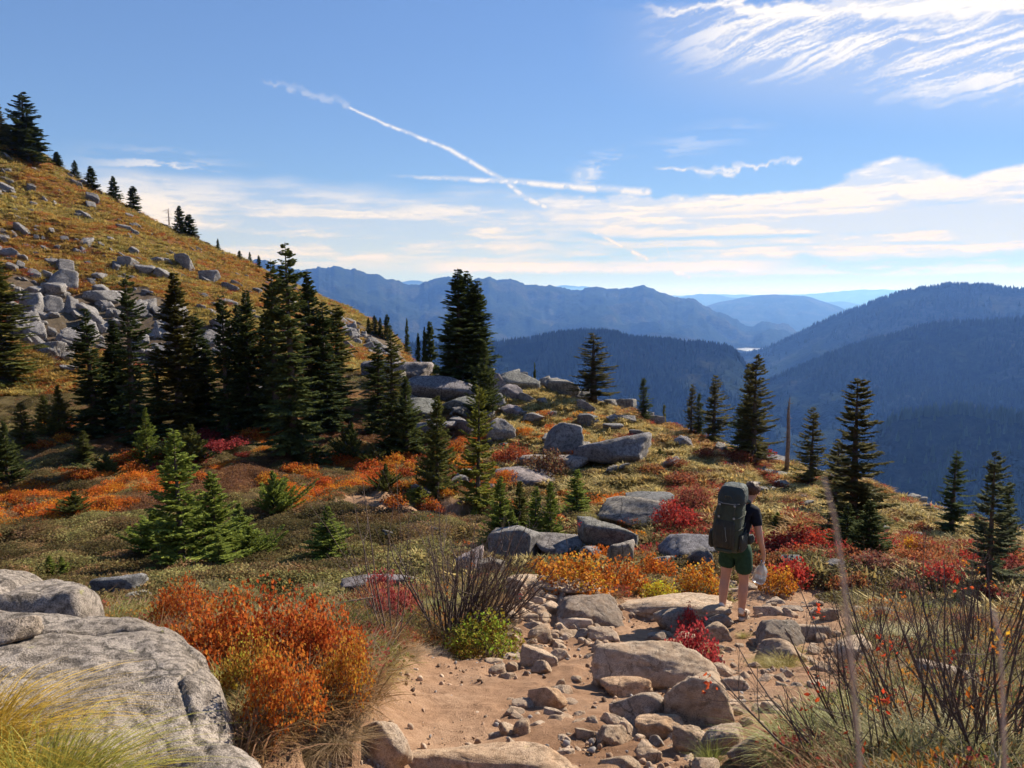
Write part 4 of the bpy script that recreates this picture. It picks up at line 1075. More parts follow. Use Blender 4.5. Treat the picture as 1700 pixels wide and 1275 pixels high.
TREES = {
 'tall': [conifer(1, 11, 1.35, 0.72, 0.15, 5, 0.42, 0.22, dens=1.15, tw=0.06, tl=0.36), conifer(2, 11, 1.15, 0.66, 0.15, 5, 0.38, 0.22, dens=1.1, tw=0.06, tl=0.34, gap=0.12, asym=0.2), conifer(5, 11, 1.1, 0.55, 0.17, 5, 0.5, 0.15, dens=1.1, tw=0.055, tl=0.32, gap=0.2, asym=0.3, low=0.06), conifer(3, 10, 1.3, 0.85, 0.14, 5, 0.40, 0.30, dens=1.15, tw=0.06, tl=0.36), conifer(4, 11, 1.2, 0.6, 0.15, 5, 0.45, 0.2, dens=1.1, tw=0.06, tl=0.34, gap=0.1, asym=0.15)],
 'open': [conifer(11, 7, 0.90, 0.62, 0.19, 6, 0.40, 0.34, low=0.08, gap=0.14, dens=1.25, tw=0.040, tl=0.24, asym=0.2), conifer(12, 7, 0.85, 0.66, 0.17, 6, 0.38, 0.34, low=0.03, gap=0.10, dens=1.25, tw=0.040, tl=0.24, asym=0.15), conifer(13, 7, 0.80, 0.6, 0.19, 6, 0.42, 0.34, low=0.12, gap=0.15, dens=1.2, tw=0.040, tl=0.22, asym=0.25)],
 'young': [conifer(21, 4, 1.0, 1.0, 0.13, 7, 0.05, 0.45, low=0.01, dens=1.0, tw=0.036, tl=0.26), conifer(22, 4, 1.25, 1.25, 0.12, 7, 0.0, 0.5, low=0.01, tw=0.036, tl=0.28), conifer(23, 4, 0.85, 0.9, 0.14, 6, 0.1, 0.45, low=0.01, tw=0.036, tl=0.25)],
 'whorled': [conifer(31, 4.2, 0.85, 0.75, 0.19, 7, 0.34, 0.42, low=0.04, dens=1.1, tw=0.035, tl=0.17)],
 'mat': [conifer(41, 1.6, 1.7, 1.5, 0.09, 9, -0.12, 0.35, low=0.02, tw=0.04, tl=0.28, asym=0.3), conifer(42, 1.6, 1.4, 1.3, 0.09, 8, -0.1, 0.4, low=0.02, tw=0.04, tl=0.28, asym=0.4)],
 'far': [conifer(51, 8, 1.5, 0.85, 0.3, 7, 0.25, 0.3, dens=0.6, tw=0.14, tl=0.55), conifer(52, 8, 1.1, 0.75, 0.3, 7, 0.25, 0.3, dens=0.6, tw=0.14, tl=0.45)],
}
def tree_at(kind, px, py, top, hw, label, group, tint, k=0, rz=None, name='conifer', Yforce=None):
    p = hit(px, py) if Yforce is None else None
    if Yforce is not None:
        d = dir_of(px, py); d = d / d[1] * Yforce; p = Vector((d[0], d[1], gz(d[0], d[1])))
    vt = dir_of(px, top); ztop = vt[2] / vt[1] * p.y
    Ht = max(0.3, ztop - p.z)
    D = p.y * math.cos(PITCH) - p.z * math.sin(PITCH)
    crown, trunk, H = TREES[kind][k % len(TREES[kind])]
    vr = np.empty(len(crown.vertices) * 3, np.float32); crown.vertices.foreach_get('co', vr)
    r0 = np.percentile(np.abs(vr.reshape(-1, 3)[:, 0]), 99.3)
    sx = hw * D / F_PX / r0 * (1.15 if kind == 'open' else 1.0)
    e = bpy.data.objects.new(name, None); COL.objects.link(e)
    e.location = p; e.empty_display_size = 0.3
    e.rotation_euler = (random.uniform(-0.02, 0.02), random.uniform(-0.02, 0.02), random.uniform(0, 6.28) if rz is None else rz)
    e.scale = (sx, sx, Ht / H)
    tag(e, label, 'tree', group)
    obj('trunk', trunk, e); obj('crown', crown, e, color=tint)
    return e
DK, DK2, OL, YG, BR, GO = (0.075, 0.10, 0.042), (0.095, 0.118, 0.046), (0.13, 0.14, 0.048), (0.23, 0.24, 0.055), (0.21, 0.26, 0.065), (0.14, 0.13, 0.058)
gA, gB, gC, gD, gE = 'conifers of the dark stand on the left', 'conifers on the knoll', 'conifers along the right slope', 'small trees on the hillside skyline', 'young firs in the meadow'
TL = [
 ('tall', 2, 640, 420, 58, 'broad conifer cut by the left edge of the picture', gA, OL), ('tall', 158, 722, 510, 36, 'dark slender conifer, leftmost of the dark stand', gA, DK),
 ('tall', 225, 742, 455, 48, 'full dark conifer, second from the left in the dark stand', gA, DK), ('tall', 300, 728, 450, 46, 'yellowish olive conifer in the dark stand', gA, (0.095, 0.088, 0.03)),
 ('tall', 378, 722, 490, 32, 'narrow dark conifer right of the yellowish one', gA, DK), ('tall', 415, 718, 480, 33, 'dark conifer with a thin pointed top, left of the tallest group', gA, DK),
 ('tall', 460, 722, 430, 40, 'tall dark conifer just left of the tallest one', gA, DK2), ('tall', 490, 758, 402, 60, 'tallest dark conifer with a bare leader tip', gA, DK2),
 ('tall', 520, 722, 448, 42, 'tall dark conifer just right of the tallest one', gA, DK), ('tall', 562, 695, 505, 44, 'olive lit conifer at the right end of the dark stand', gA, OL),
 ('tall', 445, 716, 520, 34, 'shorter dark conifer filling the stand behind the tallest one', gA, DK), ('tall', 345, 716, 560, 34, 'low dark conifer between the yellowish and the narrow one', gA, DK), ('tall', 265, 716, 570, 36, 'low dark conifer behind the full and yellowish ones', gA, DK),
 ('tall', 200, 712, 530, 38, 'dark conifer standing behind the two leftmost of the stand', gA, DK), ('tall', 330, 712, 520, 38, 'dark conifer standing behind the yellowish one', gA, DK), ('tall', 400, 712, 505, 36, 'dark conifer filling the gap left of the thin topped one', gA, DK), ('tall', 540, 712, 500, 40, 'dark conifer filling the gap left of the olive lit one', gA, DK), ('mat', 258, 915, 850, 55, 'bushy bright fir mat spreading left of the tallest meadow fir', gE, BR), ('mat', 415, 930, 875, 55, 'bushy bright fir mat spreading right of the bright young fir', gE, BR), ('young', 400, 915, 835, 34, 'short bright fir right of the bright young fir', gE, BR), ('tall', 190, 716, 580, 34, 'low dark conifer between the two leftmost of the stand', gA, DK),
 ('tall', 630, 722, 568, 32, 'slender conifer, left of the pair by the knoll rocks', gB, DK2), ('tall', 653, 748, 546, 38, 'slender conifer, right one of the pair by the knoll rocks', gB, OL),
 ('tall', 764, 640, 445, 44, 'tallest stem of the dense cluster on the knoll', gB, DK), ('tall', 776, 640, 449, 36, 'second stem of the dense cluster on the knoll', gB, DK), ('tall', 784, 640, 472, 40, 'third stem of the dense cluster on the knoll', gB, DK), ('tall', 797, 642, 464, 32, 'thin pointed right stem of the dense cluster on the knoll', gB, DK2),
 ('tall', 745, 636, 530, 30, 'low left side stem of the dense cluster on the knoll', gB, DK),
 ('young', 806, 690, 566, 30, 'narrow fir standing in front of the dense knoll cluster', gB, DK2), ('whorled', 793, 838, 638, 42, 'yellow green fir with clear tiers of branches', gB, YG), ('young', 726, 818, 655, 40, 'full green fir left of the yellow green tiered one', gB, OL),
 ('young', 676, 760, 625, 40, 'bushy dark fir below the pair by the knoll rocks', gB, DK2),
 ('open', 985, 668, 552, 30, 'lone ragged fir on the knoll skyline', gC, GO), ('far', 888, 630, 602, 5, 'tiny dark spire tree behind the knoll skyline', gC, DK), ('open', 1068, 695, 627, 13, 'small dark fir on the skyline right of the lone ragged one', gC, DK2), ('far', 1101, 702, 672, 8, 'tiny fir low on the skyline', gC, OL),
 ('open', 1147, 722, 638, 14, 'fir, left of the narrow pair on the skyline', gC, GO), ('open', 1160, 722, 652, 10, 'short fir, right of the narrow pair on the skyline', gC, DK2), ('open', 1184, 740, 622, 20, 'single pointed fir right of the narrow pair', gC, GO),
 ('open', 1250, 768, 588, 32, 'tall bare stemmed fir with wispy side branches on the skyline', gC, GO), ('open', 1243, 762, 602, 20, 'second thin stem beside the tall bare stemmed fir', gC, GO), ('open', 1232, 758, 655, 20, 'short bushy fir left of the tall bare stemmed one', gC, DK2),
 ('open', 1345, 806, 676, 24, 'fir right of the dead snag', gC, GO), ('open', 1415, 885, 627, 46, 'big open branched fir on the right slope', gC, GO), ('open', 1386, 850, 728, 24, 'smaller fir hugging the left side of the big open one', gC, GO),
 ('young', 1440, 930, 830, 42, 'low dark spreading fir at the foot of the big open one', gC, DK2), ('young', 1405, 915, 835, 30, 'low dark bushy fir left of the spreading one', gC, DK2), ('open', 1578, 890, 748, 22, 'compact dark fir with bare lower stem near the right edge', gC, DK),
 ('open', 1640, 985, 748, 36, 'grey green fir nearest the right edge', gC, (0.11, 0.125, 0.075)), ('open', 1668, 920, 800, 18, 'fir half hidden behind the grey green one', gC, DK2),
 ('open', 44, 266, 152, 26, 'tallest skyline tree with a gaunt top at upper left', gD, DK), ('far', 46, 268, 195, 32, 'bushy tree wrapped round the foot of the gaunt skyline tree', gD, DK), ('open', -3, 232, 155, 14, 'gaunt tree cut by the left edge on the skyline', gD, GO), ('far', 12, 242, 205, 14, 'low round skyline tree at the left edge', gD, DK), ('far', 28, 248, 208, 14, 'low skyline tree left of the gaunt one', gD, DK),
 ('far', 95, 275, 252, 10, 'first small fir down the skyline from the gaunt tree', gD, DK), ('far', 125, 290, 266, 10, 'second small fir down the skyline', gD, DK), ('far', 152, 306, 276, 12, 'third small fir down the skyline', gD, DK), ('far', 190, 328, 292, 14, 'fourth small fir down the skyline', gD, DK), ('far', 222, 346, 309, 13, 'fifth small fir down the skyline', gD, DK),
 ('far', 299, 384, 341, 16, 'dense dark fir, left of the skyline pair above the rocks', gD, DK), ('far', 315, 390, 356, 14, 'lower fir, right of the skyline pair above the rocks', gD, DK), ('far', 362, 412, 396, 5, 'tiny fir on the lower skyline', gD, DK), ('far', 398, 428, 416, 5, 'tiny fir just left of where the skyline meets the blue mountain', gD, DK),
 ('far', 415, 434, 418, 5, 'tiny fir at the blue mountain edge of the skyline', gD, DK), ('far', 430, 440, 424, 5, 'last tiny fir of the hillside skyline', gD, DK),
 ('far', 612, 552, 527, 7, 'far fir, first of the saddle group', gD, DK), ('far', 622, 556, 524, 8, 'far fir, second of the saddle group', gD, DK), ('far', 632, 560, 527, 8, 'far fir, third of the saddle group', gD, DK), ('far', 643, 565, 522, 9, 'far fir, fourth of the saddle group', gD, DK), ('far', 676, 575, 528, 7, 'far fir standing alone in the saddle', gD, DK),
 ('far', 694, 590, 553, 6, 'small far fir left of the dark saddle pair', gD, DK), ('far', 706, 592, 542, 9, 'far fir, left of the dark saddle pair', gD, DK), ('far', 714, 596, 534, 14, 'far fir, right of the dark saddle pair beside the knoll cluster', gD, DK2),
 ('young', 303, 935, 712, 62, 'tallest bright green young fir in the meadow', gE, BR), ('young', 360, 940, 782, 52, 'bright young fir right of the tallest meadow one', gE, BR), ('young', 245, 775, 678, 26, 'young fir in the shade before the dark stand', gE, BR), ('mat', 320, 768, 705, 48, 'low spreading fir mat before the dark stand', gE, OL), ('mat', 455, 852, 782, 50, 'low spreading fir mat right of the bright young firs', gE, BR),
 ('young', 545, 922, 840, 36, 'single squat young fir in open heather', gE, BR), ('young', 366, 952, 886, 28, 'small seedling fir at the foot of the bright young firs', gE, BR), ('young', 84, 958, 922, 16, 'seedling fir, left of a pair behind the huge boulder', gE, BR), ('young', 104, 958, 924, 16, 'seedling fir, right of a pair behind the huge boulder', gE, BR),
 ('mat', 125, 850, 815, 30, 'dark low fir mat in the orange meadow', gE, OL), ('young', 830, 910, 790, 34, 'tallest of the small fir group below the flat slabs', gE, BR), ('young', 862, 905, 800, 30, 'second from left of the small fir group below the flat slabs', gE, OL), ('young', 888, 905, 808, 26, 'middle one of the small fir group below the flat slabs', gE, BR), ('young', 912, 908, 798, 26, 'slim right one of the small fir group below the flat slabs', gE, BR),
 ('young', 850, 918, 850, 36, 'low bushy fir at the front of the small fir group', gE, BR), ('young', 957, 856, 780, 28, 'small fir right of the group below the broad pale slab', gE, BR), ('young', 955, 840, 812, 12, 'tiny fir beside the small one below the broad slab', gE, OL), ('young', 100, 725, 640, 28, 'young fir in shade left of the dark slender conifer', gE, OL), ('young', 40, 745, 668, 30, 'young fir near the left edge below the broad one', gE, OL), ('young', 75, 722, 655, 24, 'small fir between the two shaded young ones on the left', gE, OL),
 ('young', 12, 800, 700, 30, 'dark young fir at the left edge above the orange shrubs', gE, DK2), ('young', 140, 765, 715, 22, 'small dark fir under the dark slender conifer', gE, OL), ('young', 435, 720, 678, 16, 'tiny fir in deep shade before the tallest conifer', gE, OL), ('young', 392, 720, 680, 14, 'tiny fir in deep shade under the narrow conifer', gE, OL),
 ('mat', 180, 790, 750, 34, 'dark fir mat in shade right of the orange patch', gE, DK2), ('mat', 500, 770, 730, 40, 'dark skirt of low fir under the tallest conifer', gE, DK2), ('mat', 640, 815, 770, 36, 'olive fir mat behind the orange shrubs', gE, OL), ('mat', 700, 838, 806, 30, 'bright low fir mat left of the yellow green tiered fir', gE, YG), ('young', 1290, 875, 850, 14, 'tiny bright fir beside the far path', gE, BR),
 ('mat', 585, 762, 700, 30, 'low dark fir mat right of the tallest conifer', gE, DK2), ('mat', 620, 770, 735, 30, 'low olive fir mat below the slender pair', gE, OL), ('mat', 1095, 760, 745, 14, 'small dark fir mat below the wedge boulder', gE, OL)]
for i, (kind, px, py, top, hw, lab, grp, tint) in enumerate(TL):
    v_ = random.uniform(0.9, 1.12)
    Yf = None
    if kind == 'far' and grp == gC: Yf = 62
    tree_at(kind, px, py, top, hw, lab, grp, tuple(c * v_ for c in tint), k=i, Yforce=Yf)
# dead snags
def snag(px, py, top, hw, label, seed, Y=None):
    p = hit(px, py); vt = dir_of(px, top); Ht = vt[2] / vt[1] * p.y - p.z
    g = np.random.default_rng(seed)
    e = bpy.data.objects.new('dead_tree', None); COL.objects.link(e); e.location = p; tag(e, label, 'tree')
    mb = MB(); mb.tube([(0, 0, -0.2), (0.02, 0, Ht * 0.4), (-0.02, 0.02, Ht * 0.8), (0.01, 0, Ht)], [0.11, 0.09, 0.06, 0.02], 8)
    obj('trunk', mb.mesh('trunk', M['snag'], True), e)
    mb = MB()
    for i in range(34):
        h = Ht * (0.12 + 0.85 * g.random()); a = g.random() * 6.28; L = hw * p.y / F_PX * (0.3 + g.random())
        mb.tube([(0, 0, h), (math.cos(a) * L * .6, math.sin(a) * L * .6, h - 0.1 * L), (math.cos(a) * L, math.sin(a) * L, h + (g.random() - .6) * L)], [0.018, 0.012, 0.004], 4)
    obj('branches', mb.mesh('branches', M['snag']), e)
snag(1306, 780, 660, 8, 'bare grey dead snag among the slope firs', 3)
snag(281, 376, 345, 8, 'bare dead tree left of the dense dark skyline fir', 4)

# ------------------------------------------------------------------ plant shapes
def blades(g, n, length, width, spread, base_r, segs=3, droop=1.0, stiff=0.5):
    """n arching grass blades, from numpy; returns verts, quads, tris"""
    a = g.random(n) * 2 * PI
    L = length * (0.55 + 0.6 * g.random(n)); lean = spread * (0.15 + g.random(n))
    br = base_r * np.sqrt(g.random(n)); ba_ = g.random(n) * 2 * PI
    b0 = np.stack([br * np.cos(ba_), br * np.sin(ba_), np.zeros(n) - 0.02 * length], 1)
    a = np.where(g.random(n) < 0.5, ba_ + (g.random(n) - 0.5) * 1.6, a)
    dxy = np.stack([np.cos(a), np.sin(a)], 1); side = np.stack([-np.sin(a), np.cos(a), np.zeros(n)], 1)
    tw_ = (g.random(n) - 0.5) * 1.2
    vs = []
    for k in range(segs + 1):
        s = k / segs
        out = L * (lean * s + droop * 0.55 * s ** 2.2 * lean / spread)
        zz = L * (s * (1 - 0.25 * lean) - droop * 0.42 * s ** 2.6 * (0.5 + lean / spread * 0.5))
        c = b0 + np.concatenate([dxy * out[:, None], zz[:, None]], 1)
        w = width * (1 - s) ** 0.7 * (0.7 + 0.3 * min(1, s * 4 + 0.3))
        sv = side * np.cos(tw_)[:, None] + np.array([0, 0, 1.0]) * np.sin(tw_)[:, None] * 0.6
        if k < segs: vs.append(c - sv * w); vs.append(c + sv * w)
        else: vs.append(c)
    per = 2 * segs + 1
    Vv = np.stack(vs, 1).reshape(-1, 3)
    o = (np.arange(n) * per)[:, None]
    q = np.vstack([np.concatenate([o + 2 * k, o + 2 * k + 1, o + 2 * k + 3, o + 2 * k + 2], 1) for k in range(segs - 1)]) if segs > 1 else np.zeros((0, 4), int)
    t_ = np.concatenate([o + 2 * (segs - 1), o + 2 * (segs - 1) + 1, o + 2 * segs], 1)
    return Vv, q, t_

def grass_mesh(seed, n, length, width, spread=0.7, base_r=0.1, segs=3, droop=1.0, mat='blade'):
    v, q, t_ = blades(np.random.default_rng(seed), n, length, width, spread, base_r, segs, droop)
    return make_mesh('blades', v, [t_, q], M[mat], False)

def leaves(g, P_, size, up=0.5, aspect=0.5):
    """a small folded leaf at each point"""
    n = len(P_)
    d = g.normal(size=(n, 3)); d[:, 2] += up; d /= np.linalg.norm(d, axis=1)[:, None]
    s = np.cross(d, g.normal(size=(n, 3))); s /= np.linalg.norm(s, axis=1)[:, None] + 1e-9
    nn = np.cross(d, s)
    sz = size * (0.6 + 0.8 * g.random(n))[:, None]
    mid = P_ + d * sz * 0.5
    v = np.stack([P_, mid + s * sz * aspect * 0.6 + nn * sz * 0.12, P_ + d * sz, mid - s * sz * aspect * 0.6 + nn * sz * 0.12], 1).reshape(-1, 3)
    o = (np.arange(n) * 4)[:, None]
    t_ = np.vstack([np.concatenate([o, o + 1, o + 2], 1), np.concatenate([o, o + 2, o + 3], 1)])
    return v, t_

def shrub_shape(seed, nstem, per, w, h, size, up=0.6, twig_r=0.003, lump=0.5):
    """thin stems fanning up to uneven tips, leaves set along their upper parts; returns (stems mesh, leaves mesh)"""
    g = np.random.default_rng(seed); mb = MB(); LP = []
    for i in range(nstem):
        a = g.random() * 6.28; rr_ = math.sqrt(g.random())
        env = math.sqrt(max(0.0, 1 - rr_ ** 2)) * 0.75 + 0.22
        env *= 0.55 + lump * float(vn(np.array([math.cos(a) * rr_ * 2.6 + 7]), np.array([math.sin(a) * rr_ * 2.6 + seed]), seed=seed)[0]) + 0.35 * g.random()
        b0 = np.array([math.cos(a) * rr_ * w * 0.30, math.sin(a) * rr_ * w * 0.30, -0.02])
        e1 = np.array([math.cos(a) * rr_ * w * 0.5, math.sin(a) * rr_ * w * 0.5, env * h]) + g.normal(size=3) * 0.03 * w
        md = b0 * 0.45 + e1 * 0.55 + g.normal(size=3) * 0.035 * w
        mb.tube([b0, md, e1], [twig_r, twig_r * 0.7, twig_r * 0.35], 3, False)
        t_ = 0.3 + 0.7 * g.random(per) ** 0.6
        pts = np.where(t_[:, None] < 0.55, b0 + (md - b0) * (t_ / 0.55)[:, None], md + (e1 - md) * ((t_ - 0.55) / 0.45)[:, None])
        LP.append(pts + g.normal(size=(per, 3)) * size * np.array([1.0, 1.0, 0.5]))
    v, t_ = leaves(g, np.vstack(LP), size, up * 0.5, 0.75)
    return mb.mesh('stems', M['twig']), make_mesh('leaves', v, t_, M['leaf'], False)

def shrub_at(px, py, wpx, hpx, label, tint, protos, k=0, name='shrub', cat='shrub', group=None, off=0.0):
    p = hit(px, py); D = p.y * math.cos(PITCH) - p.z * math.sin(PITCH)
    st, lf, w, h = protos[k % len(protos)]
    e = bpy.data.objects.new(name, None); COL.objects.link(e)
    s = wpx * D / F_PX / w
    e.location = p + Vector((0, off, -0.02)); e.scale = (s, s, hpx * D / F_PX / h); e.rotation_euler = (0, 0, random.uniform(0, 6.28))
    tag(e, label, cat, group)
    obj('stems', st, e); obj('leaves', lf, e, color=tint)['kind'] = 'stuff'
    return e
ORG, ORY, RED, CRM, YEL, GRL = (0.54, 0.15, 0.03), (0.58, 0.22, 0.035), (0.50, 0.045, 0.03), (0.34, 0.05, 0.055), (0.60, 0.42, 0.04), (0.22, 0.26, 0.05)
SH_NEAR = [(*shrub_shape(1 + i, 150, 20, 1.4, 0.55, 0.040, 0.12, 0.0034, 1.0), 1.4, 0.62) for i in range(3)]
SH_MID = [(*shrub_shape(10 + i, 110, 14, 1.0, 0.5, 0.042, 0.7, 0.004, 0.7), 1.0, 0.5) for i in range(4)]
SH_LOW = [(*shrub_shape(20 + i, 70, 10, 1.0, 0.4, 0.062, 0.9, 0.005, 0.7), 1.0, 0.4) for i in range(4)]

# big orange bush beside the huge boulder, built of three merging bushes
for i, (px, py, w, h, lab, k, tint) in enumerate([
  (365, 1130, 190, 125, 'brilliant orange bush, biggest, right of the huge foreground boulder', 0, (0.54, 0.135, 0.03)), (470, 1115, 180, 118, 'brilliant orange bush in the middle of the bank', 1, (0.52, 0.12, 0.03)), (545, 1130, 140, 105, 'brilliant orange bush above the eroded bank', 2, (0.52, 0.12, 0.03)),
  (475, 1215, 140, 125, 'lower orange bush drooping over the trail bank', 2, (0.56, 0.16, 0.03)), (310, 1050, 110, 80, 'small orange bush behind the biggest one', 1, (0.5, 0.13, 0.03)), (575, 1165, 100, 100, 'orange yellow bush at the rim of the trail bank', 0, (0.52, 0.20, 0.035)), (425, 1170, 120, 110, 'orange yellow bush between the boulder and the lower orange one', 1, (0.42, 0.22, 0.04))]):
    shrub_at(px, py, w, h, lab, tint, SH_NEAR, k, 'orange_bush', 'bush', 'orange bushes on the near bank')
MIDS = [(955, 985, 130, 58, ORY, 'orange bush, leftmost of the row above the long slab'), (1030, 985, 90, 50, ORG, 'deep orange bush in the row above the long slab'), (1090, 970, 80, 45, ORG, 'orange bush in the row behind the yellow one'),
 (1095, 1000, 70, 34, YEL, 'bright yellow bush above the long pale slab'), (1160, 995, 80, 55, ORY, 'orange bush left of the legs of the hiker'), (1290, 985, 72, 40, ORY, 'orange bush right of the water jug'), (905, 965, 80, 36, ORY, 'orange yellow bush left end of the row behind the slab'),
 (1512, 925, 40, 30, (0.66, 0.28, 0.03), 'bright orange round bush on the far right slope'), (800, 1090, 130, 64, (0.30, 0.27, 0.04), 'low green yellow shrub on the bank below the bare shrub'), (770, 1100, 70, 34, (0.36, 0.22, 0.04), 'yellowish low shrub at the lip of the bank'),
 (1150, 1105, 90, 66, (0.42, 0.05, 0.06), 'red leaved sprig growing behind the big tan boulder'), (1140, 1050, 40, 40, (0.5, 0.05, 0.06), 'small crimson sprig standing in front of the long slab'), (955, 660, 10, 8, YEL, 'tiny yellow bush by the skyline slab'), (1000, 752, 26, 22, ORY, 'orange bush between the pointed and the wedge boulders'),
 (905, 790, 80, 40, (0.20, 0.10, 0.06), 'brown leafless looking bush on the broad pale slab'), (850, 775, 70, 34, (0.40, 0.09, 0.04), 'reddish bush left of the broad pale slab'), (1320, 920, 110, 34, RED, 'vivid red bush right of the hiker'), (1365, 912, 70, 28, (0.62, 0.08, 0.04), 'scarlet bush under the far path'),
 (1240, 905, 60, 30, CRM, 'crimson bush behind the right arm of the hiker'), (1120, 880, 80, 44, (0.42, 0.05, 0.045), 'crimson bush left of the hiker'), (1150, 850, 70, 40, (0.30, 0.08, 0.06), 'dull red bush above the crimson one left of the hiker')]
for i, (px, py, w, h, tint, lab) in enumerate(MIDS):
    shrub_at(px, py, w, h, lab, tint, SH_MID, i, 'autumn_shrub', 'shrub', 'autumn shrubs around the trail')
def rshrubs(n, poly, wr, tints, label, group, asp=0.42):
    k = 0; xs = [p[0] for p in poly]; ys = [p[1] for p in poly]
    while k < n:
        px = random.uniform(min(xs), max(xs)); py = random.uniform(min(ys), max(ys))
        if not in_poly(np.array([px]), np.array([py]), poly)[0]: continue
        w = random.uniform(*wr); tint = random.choice(tints); v_ = random.uniform(0.8, 1.15)
        shrub_at(px, py, w, w * asp * random.uniform(0.8, 1.2), label, tuple(c * v_ for c in tint), SH_LOW, k, 'autumn_shrub', 'shrub', group); k += 1
for i, pl in enumerate(ORANGE):
    rshrubs((30, 30, 8, 10, 8, 8)[i], pl, (20, 48), (ORG, ORG, ORY, (0.55, 0.12, 0.03)), 'low orange shrub in the patchwork of the meadow', 'orange shrubs of the meadow', 0.36)
rshrubs(26, [(640, 760), (760, 740), (820, 830), (980, 820), (1010, 790), (1010, 860), (820, 870), (640, 840)], (20, 44), (ORG, ORY, (0.4, 0.1, 0.04)), 'orange shrub at the foot of the knoll', 'orange shrubs below the knoll')
rshrubs(16, [(1070, 700), (1340, 770), (1560, 850), (1700, 900), (1700, 960), (1300, 860), (1080, 800)], (24, 54), ((0.36, 0.06, 0.04), (0.30, 0.09, 0.05), (0.26, 0.07, 0.05), (0.36, 0.13, 0.05)), 'red shrub in the straw grass of the right slope', 'red shrubs of the right slope', 0.34)
rshrubs(24, [(1270, 880), (1420, 880), (1700, 930), (1720, 1060), (1500, 1010), (1330, 985), (1280, 960)], (36, 80), ((0.40, 0.05, 0.04), (0.28, 0.06, 0.06), (0.32, 0.07, 0.06), (0.36, 0.13, 0.06), (0.22, 0.09, 0.07)), 'crimson shrub in the thicket right of the trail', 'crimson shrubs of the near right slope', 0.5)
rshrubs(14, [(230, 720), (470, 715), (460, 760), (330, 790), (240, 780)], (30, 60), (CRM, (0.28, 0.05, 0.04)), 'dark red shrub in the shade before the dark stand', 'dark red shrubs under the stand', 0.3)
rshrubs(16, [(580, 985), (680, 985), (700, 1030), (600, 1040)], (30, 60), ((0.42, 0.09, 0.09), (0.4, 0.16, 0.08)), 'thin pinkish red shrub behind the bare shrub', 'pinkish shrubs behind the bare shrub', 0.7)

# ------------------------------------------------------------------ bare twiggy shrubs
def bare_shrub(seed, stems, H, spread, r0, lean=(0, 0), depth=3, curl=0.25, base=0.15):
    g = np.random.default_rng(seed); mb = MB(); tips = []
    def grow(p, d, L, r, lev):
        n = 5; pts = [p]; dd = d.copy()
        for i in range(n):
            dd = dd + g.normal(size=3) * curl * (0.5 + 0.25 * lev) * 0.5 + np.array([0, 0, 0.06]); dd /= np.linalg.norm(dd)
            pts.append(pts[-1] + dd * L / n)
        pts = np.array(pts)
        mb.tube(pts, np.linspace(r, r * 0.35, n + 1), 5 if lev == 0 else 4 if lev == 1 else 3, False)
        tips.append(pts[-1])
        if lev < depth:
            for k in range(g.integers(2, 5) if lev < 2 else g.integers(1, 4)):
                i = g.integers(1, n); 
                nd = (pts[i] - pts[i - 1]); nd /= np.linalg.norm(nd)
                nd = nd + g.normal(size=3) * 0.55 + np.array([0, 0, 0.15]); nd /= np.linalg.norm(nd)
                grow(pts[i], nd, L * g.uniform(0.35, 0.62), r * (1 - 0.6 * i / n) * 0.6, lev + 1)
    for s in range(stems):
        a = g.random() * 6.28
        d = np.array([math.cos(a) * spread * g.random() + lean[0], math.sin(a) * spread * g.random() + lean[1], 1.0]); d /= np.linalg.norm(d)
        grow(np.array([math.cos(a) * base * g.random(), math.sin(a) * base * g.random(), -0.05]), d, H * g.uniform(0.5, 0.95), r0 * g.uniform(0.6, 1.2), 0)
    tips = np.array(tips)
    return mb, tips, g
def place_bare(label, p, mb, tips, g, nleaf, size, tint, top=1.0, name='bare_shrub'):
    e = bpy.data.objects.new(name, None); COL.objects.link(e); e.location = p; tag(e, label, 'shrub', 'bare shrubs')
    obj('branches', mb.mesh('branches', M['twig'], True), e)
    if nleaf:
        sel = tips[(tips[:, 2] < np.percentile(tips[:, 2], 70)) & (g.random(len(tips)) < 0.5)]; sel = sel[g.integers(0, len(sel), max(2, nleaf // 8))]; sel = sel[g.integers(0, len(sel), nleaf)] + g.normal(size=(nleaf, 3)) * size * 0.8
        v, t_ = leaves(g, sel, size, 0.4, 0.45)
        obj('leaves', make_mesh('leaves', v, t_, M['leaf'], False), e, color=tint)['kind'] = 'stuff'
p = hit(748, 1062); place_bare('dark bare shrub leaning over the soil bank in the centre', p, *bare_shrub(5, 30, 1.55, 0.62, 0.013, (0.10, 0), 3, 0.30, 0.20), 60, 0.025, ORG)
p = hit(790, 1066); place_bare('bare shrub of dead stems leaning right beside the low green shrub', p, *bare_shrub(6, 20, 1.35, 0.6, 0.012, (0.75, -0.05), 3, 0.32, 0.12), 14, 0.02, RED)
p = hit(645, 1075); place_bare('thin bare shrub between the orange bush and the dark bare one', p, *bare_shrub(7, 8, 1.7, 0.5, 0.007, (-0.15, 0.1), 3, 0.3, 0.1), 18, 0.02, RED)
p = hit(1530, 1240); place_bare('big bare twiggy shrub covering the lower right, with few red leaves', p, *bare_shrub(8, 30, 1.05, 0.85, 0.0065, (-0.15, 0), 3, 0.26, 0.34), 60, 0.032, (0.62, 0.07, 0.03))
p = hit(1640, 1270); place_bare('bare twiggy shrub in the lower right corner with orange leaves', p, *bare_shrub(9, 18, 1.2, 0.7, 0.0075, (-0.08, 0.1), 3, 0.26, 0.22), 40, 0.03, (0.66, 0.22, 0.03))
p = hit(1420, 1275); place_bare('bare shrub with sprawling stems reaching left across the stones', p, *bare_shrub(10, 10, 0.75, 0.6, 0.006, (-0.55, 0.1), 3, 0.2, 0.2), 26, 0.03, (0.64, 0.10, 0.03))
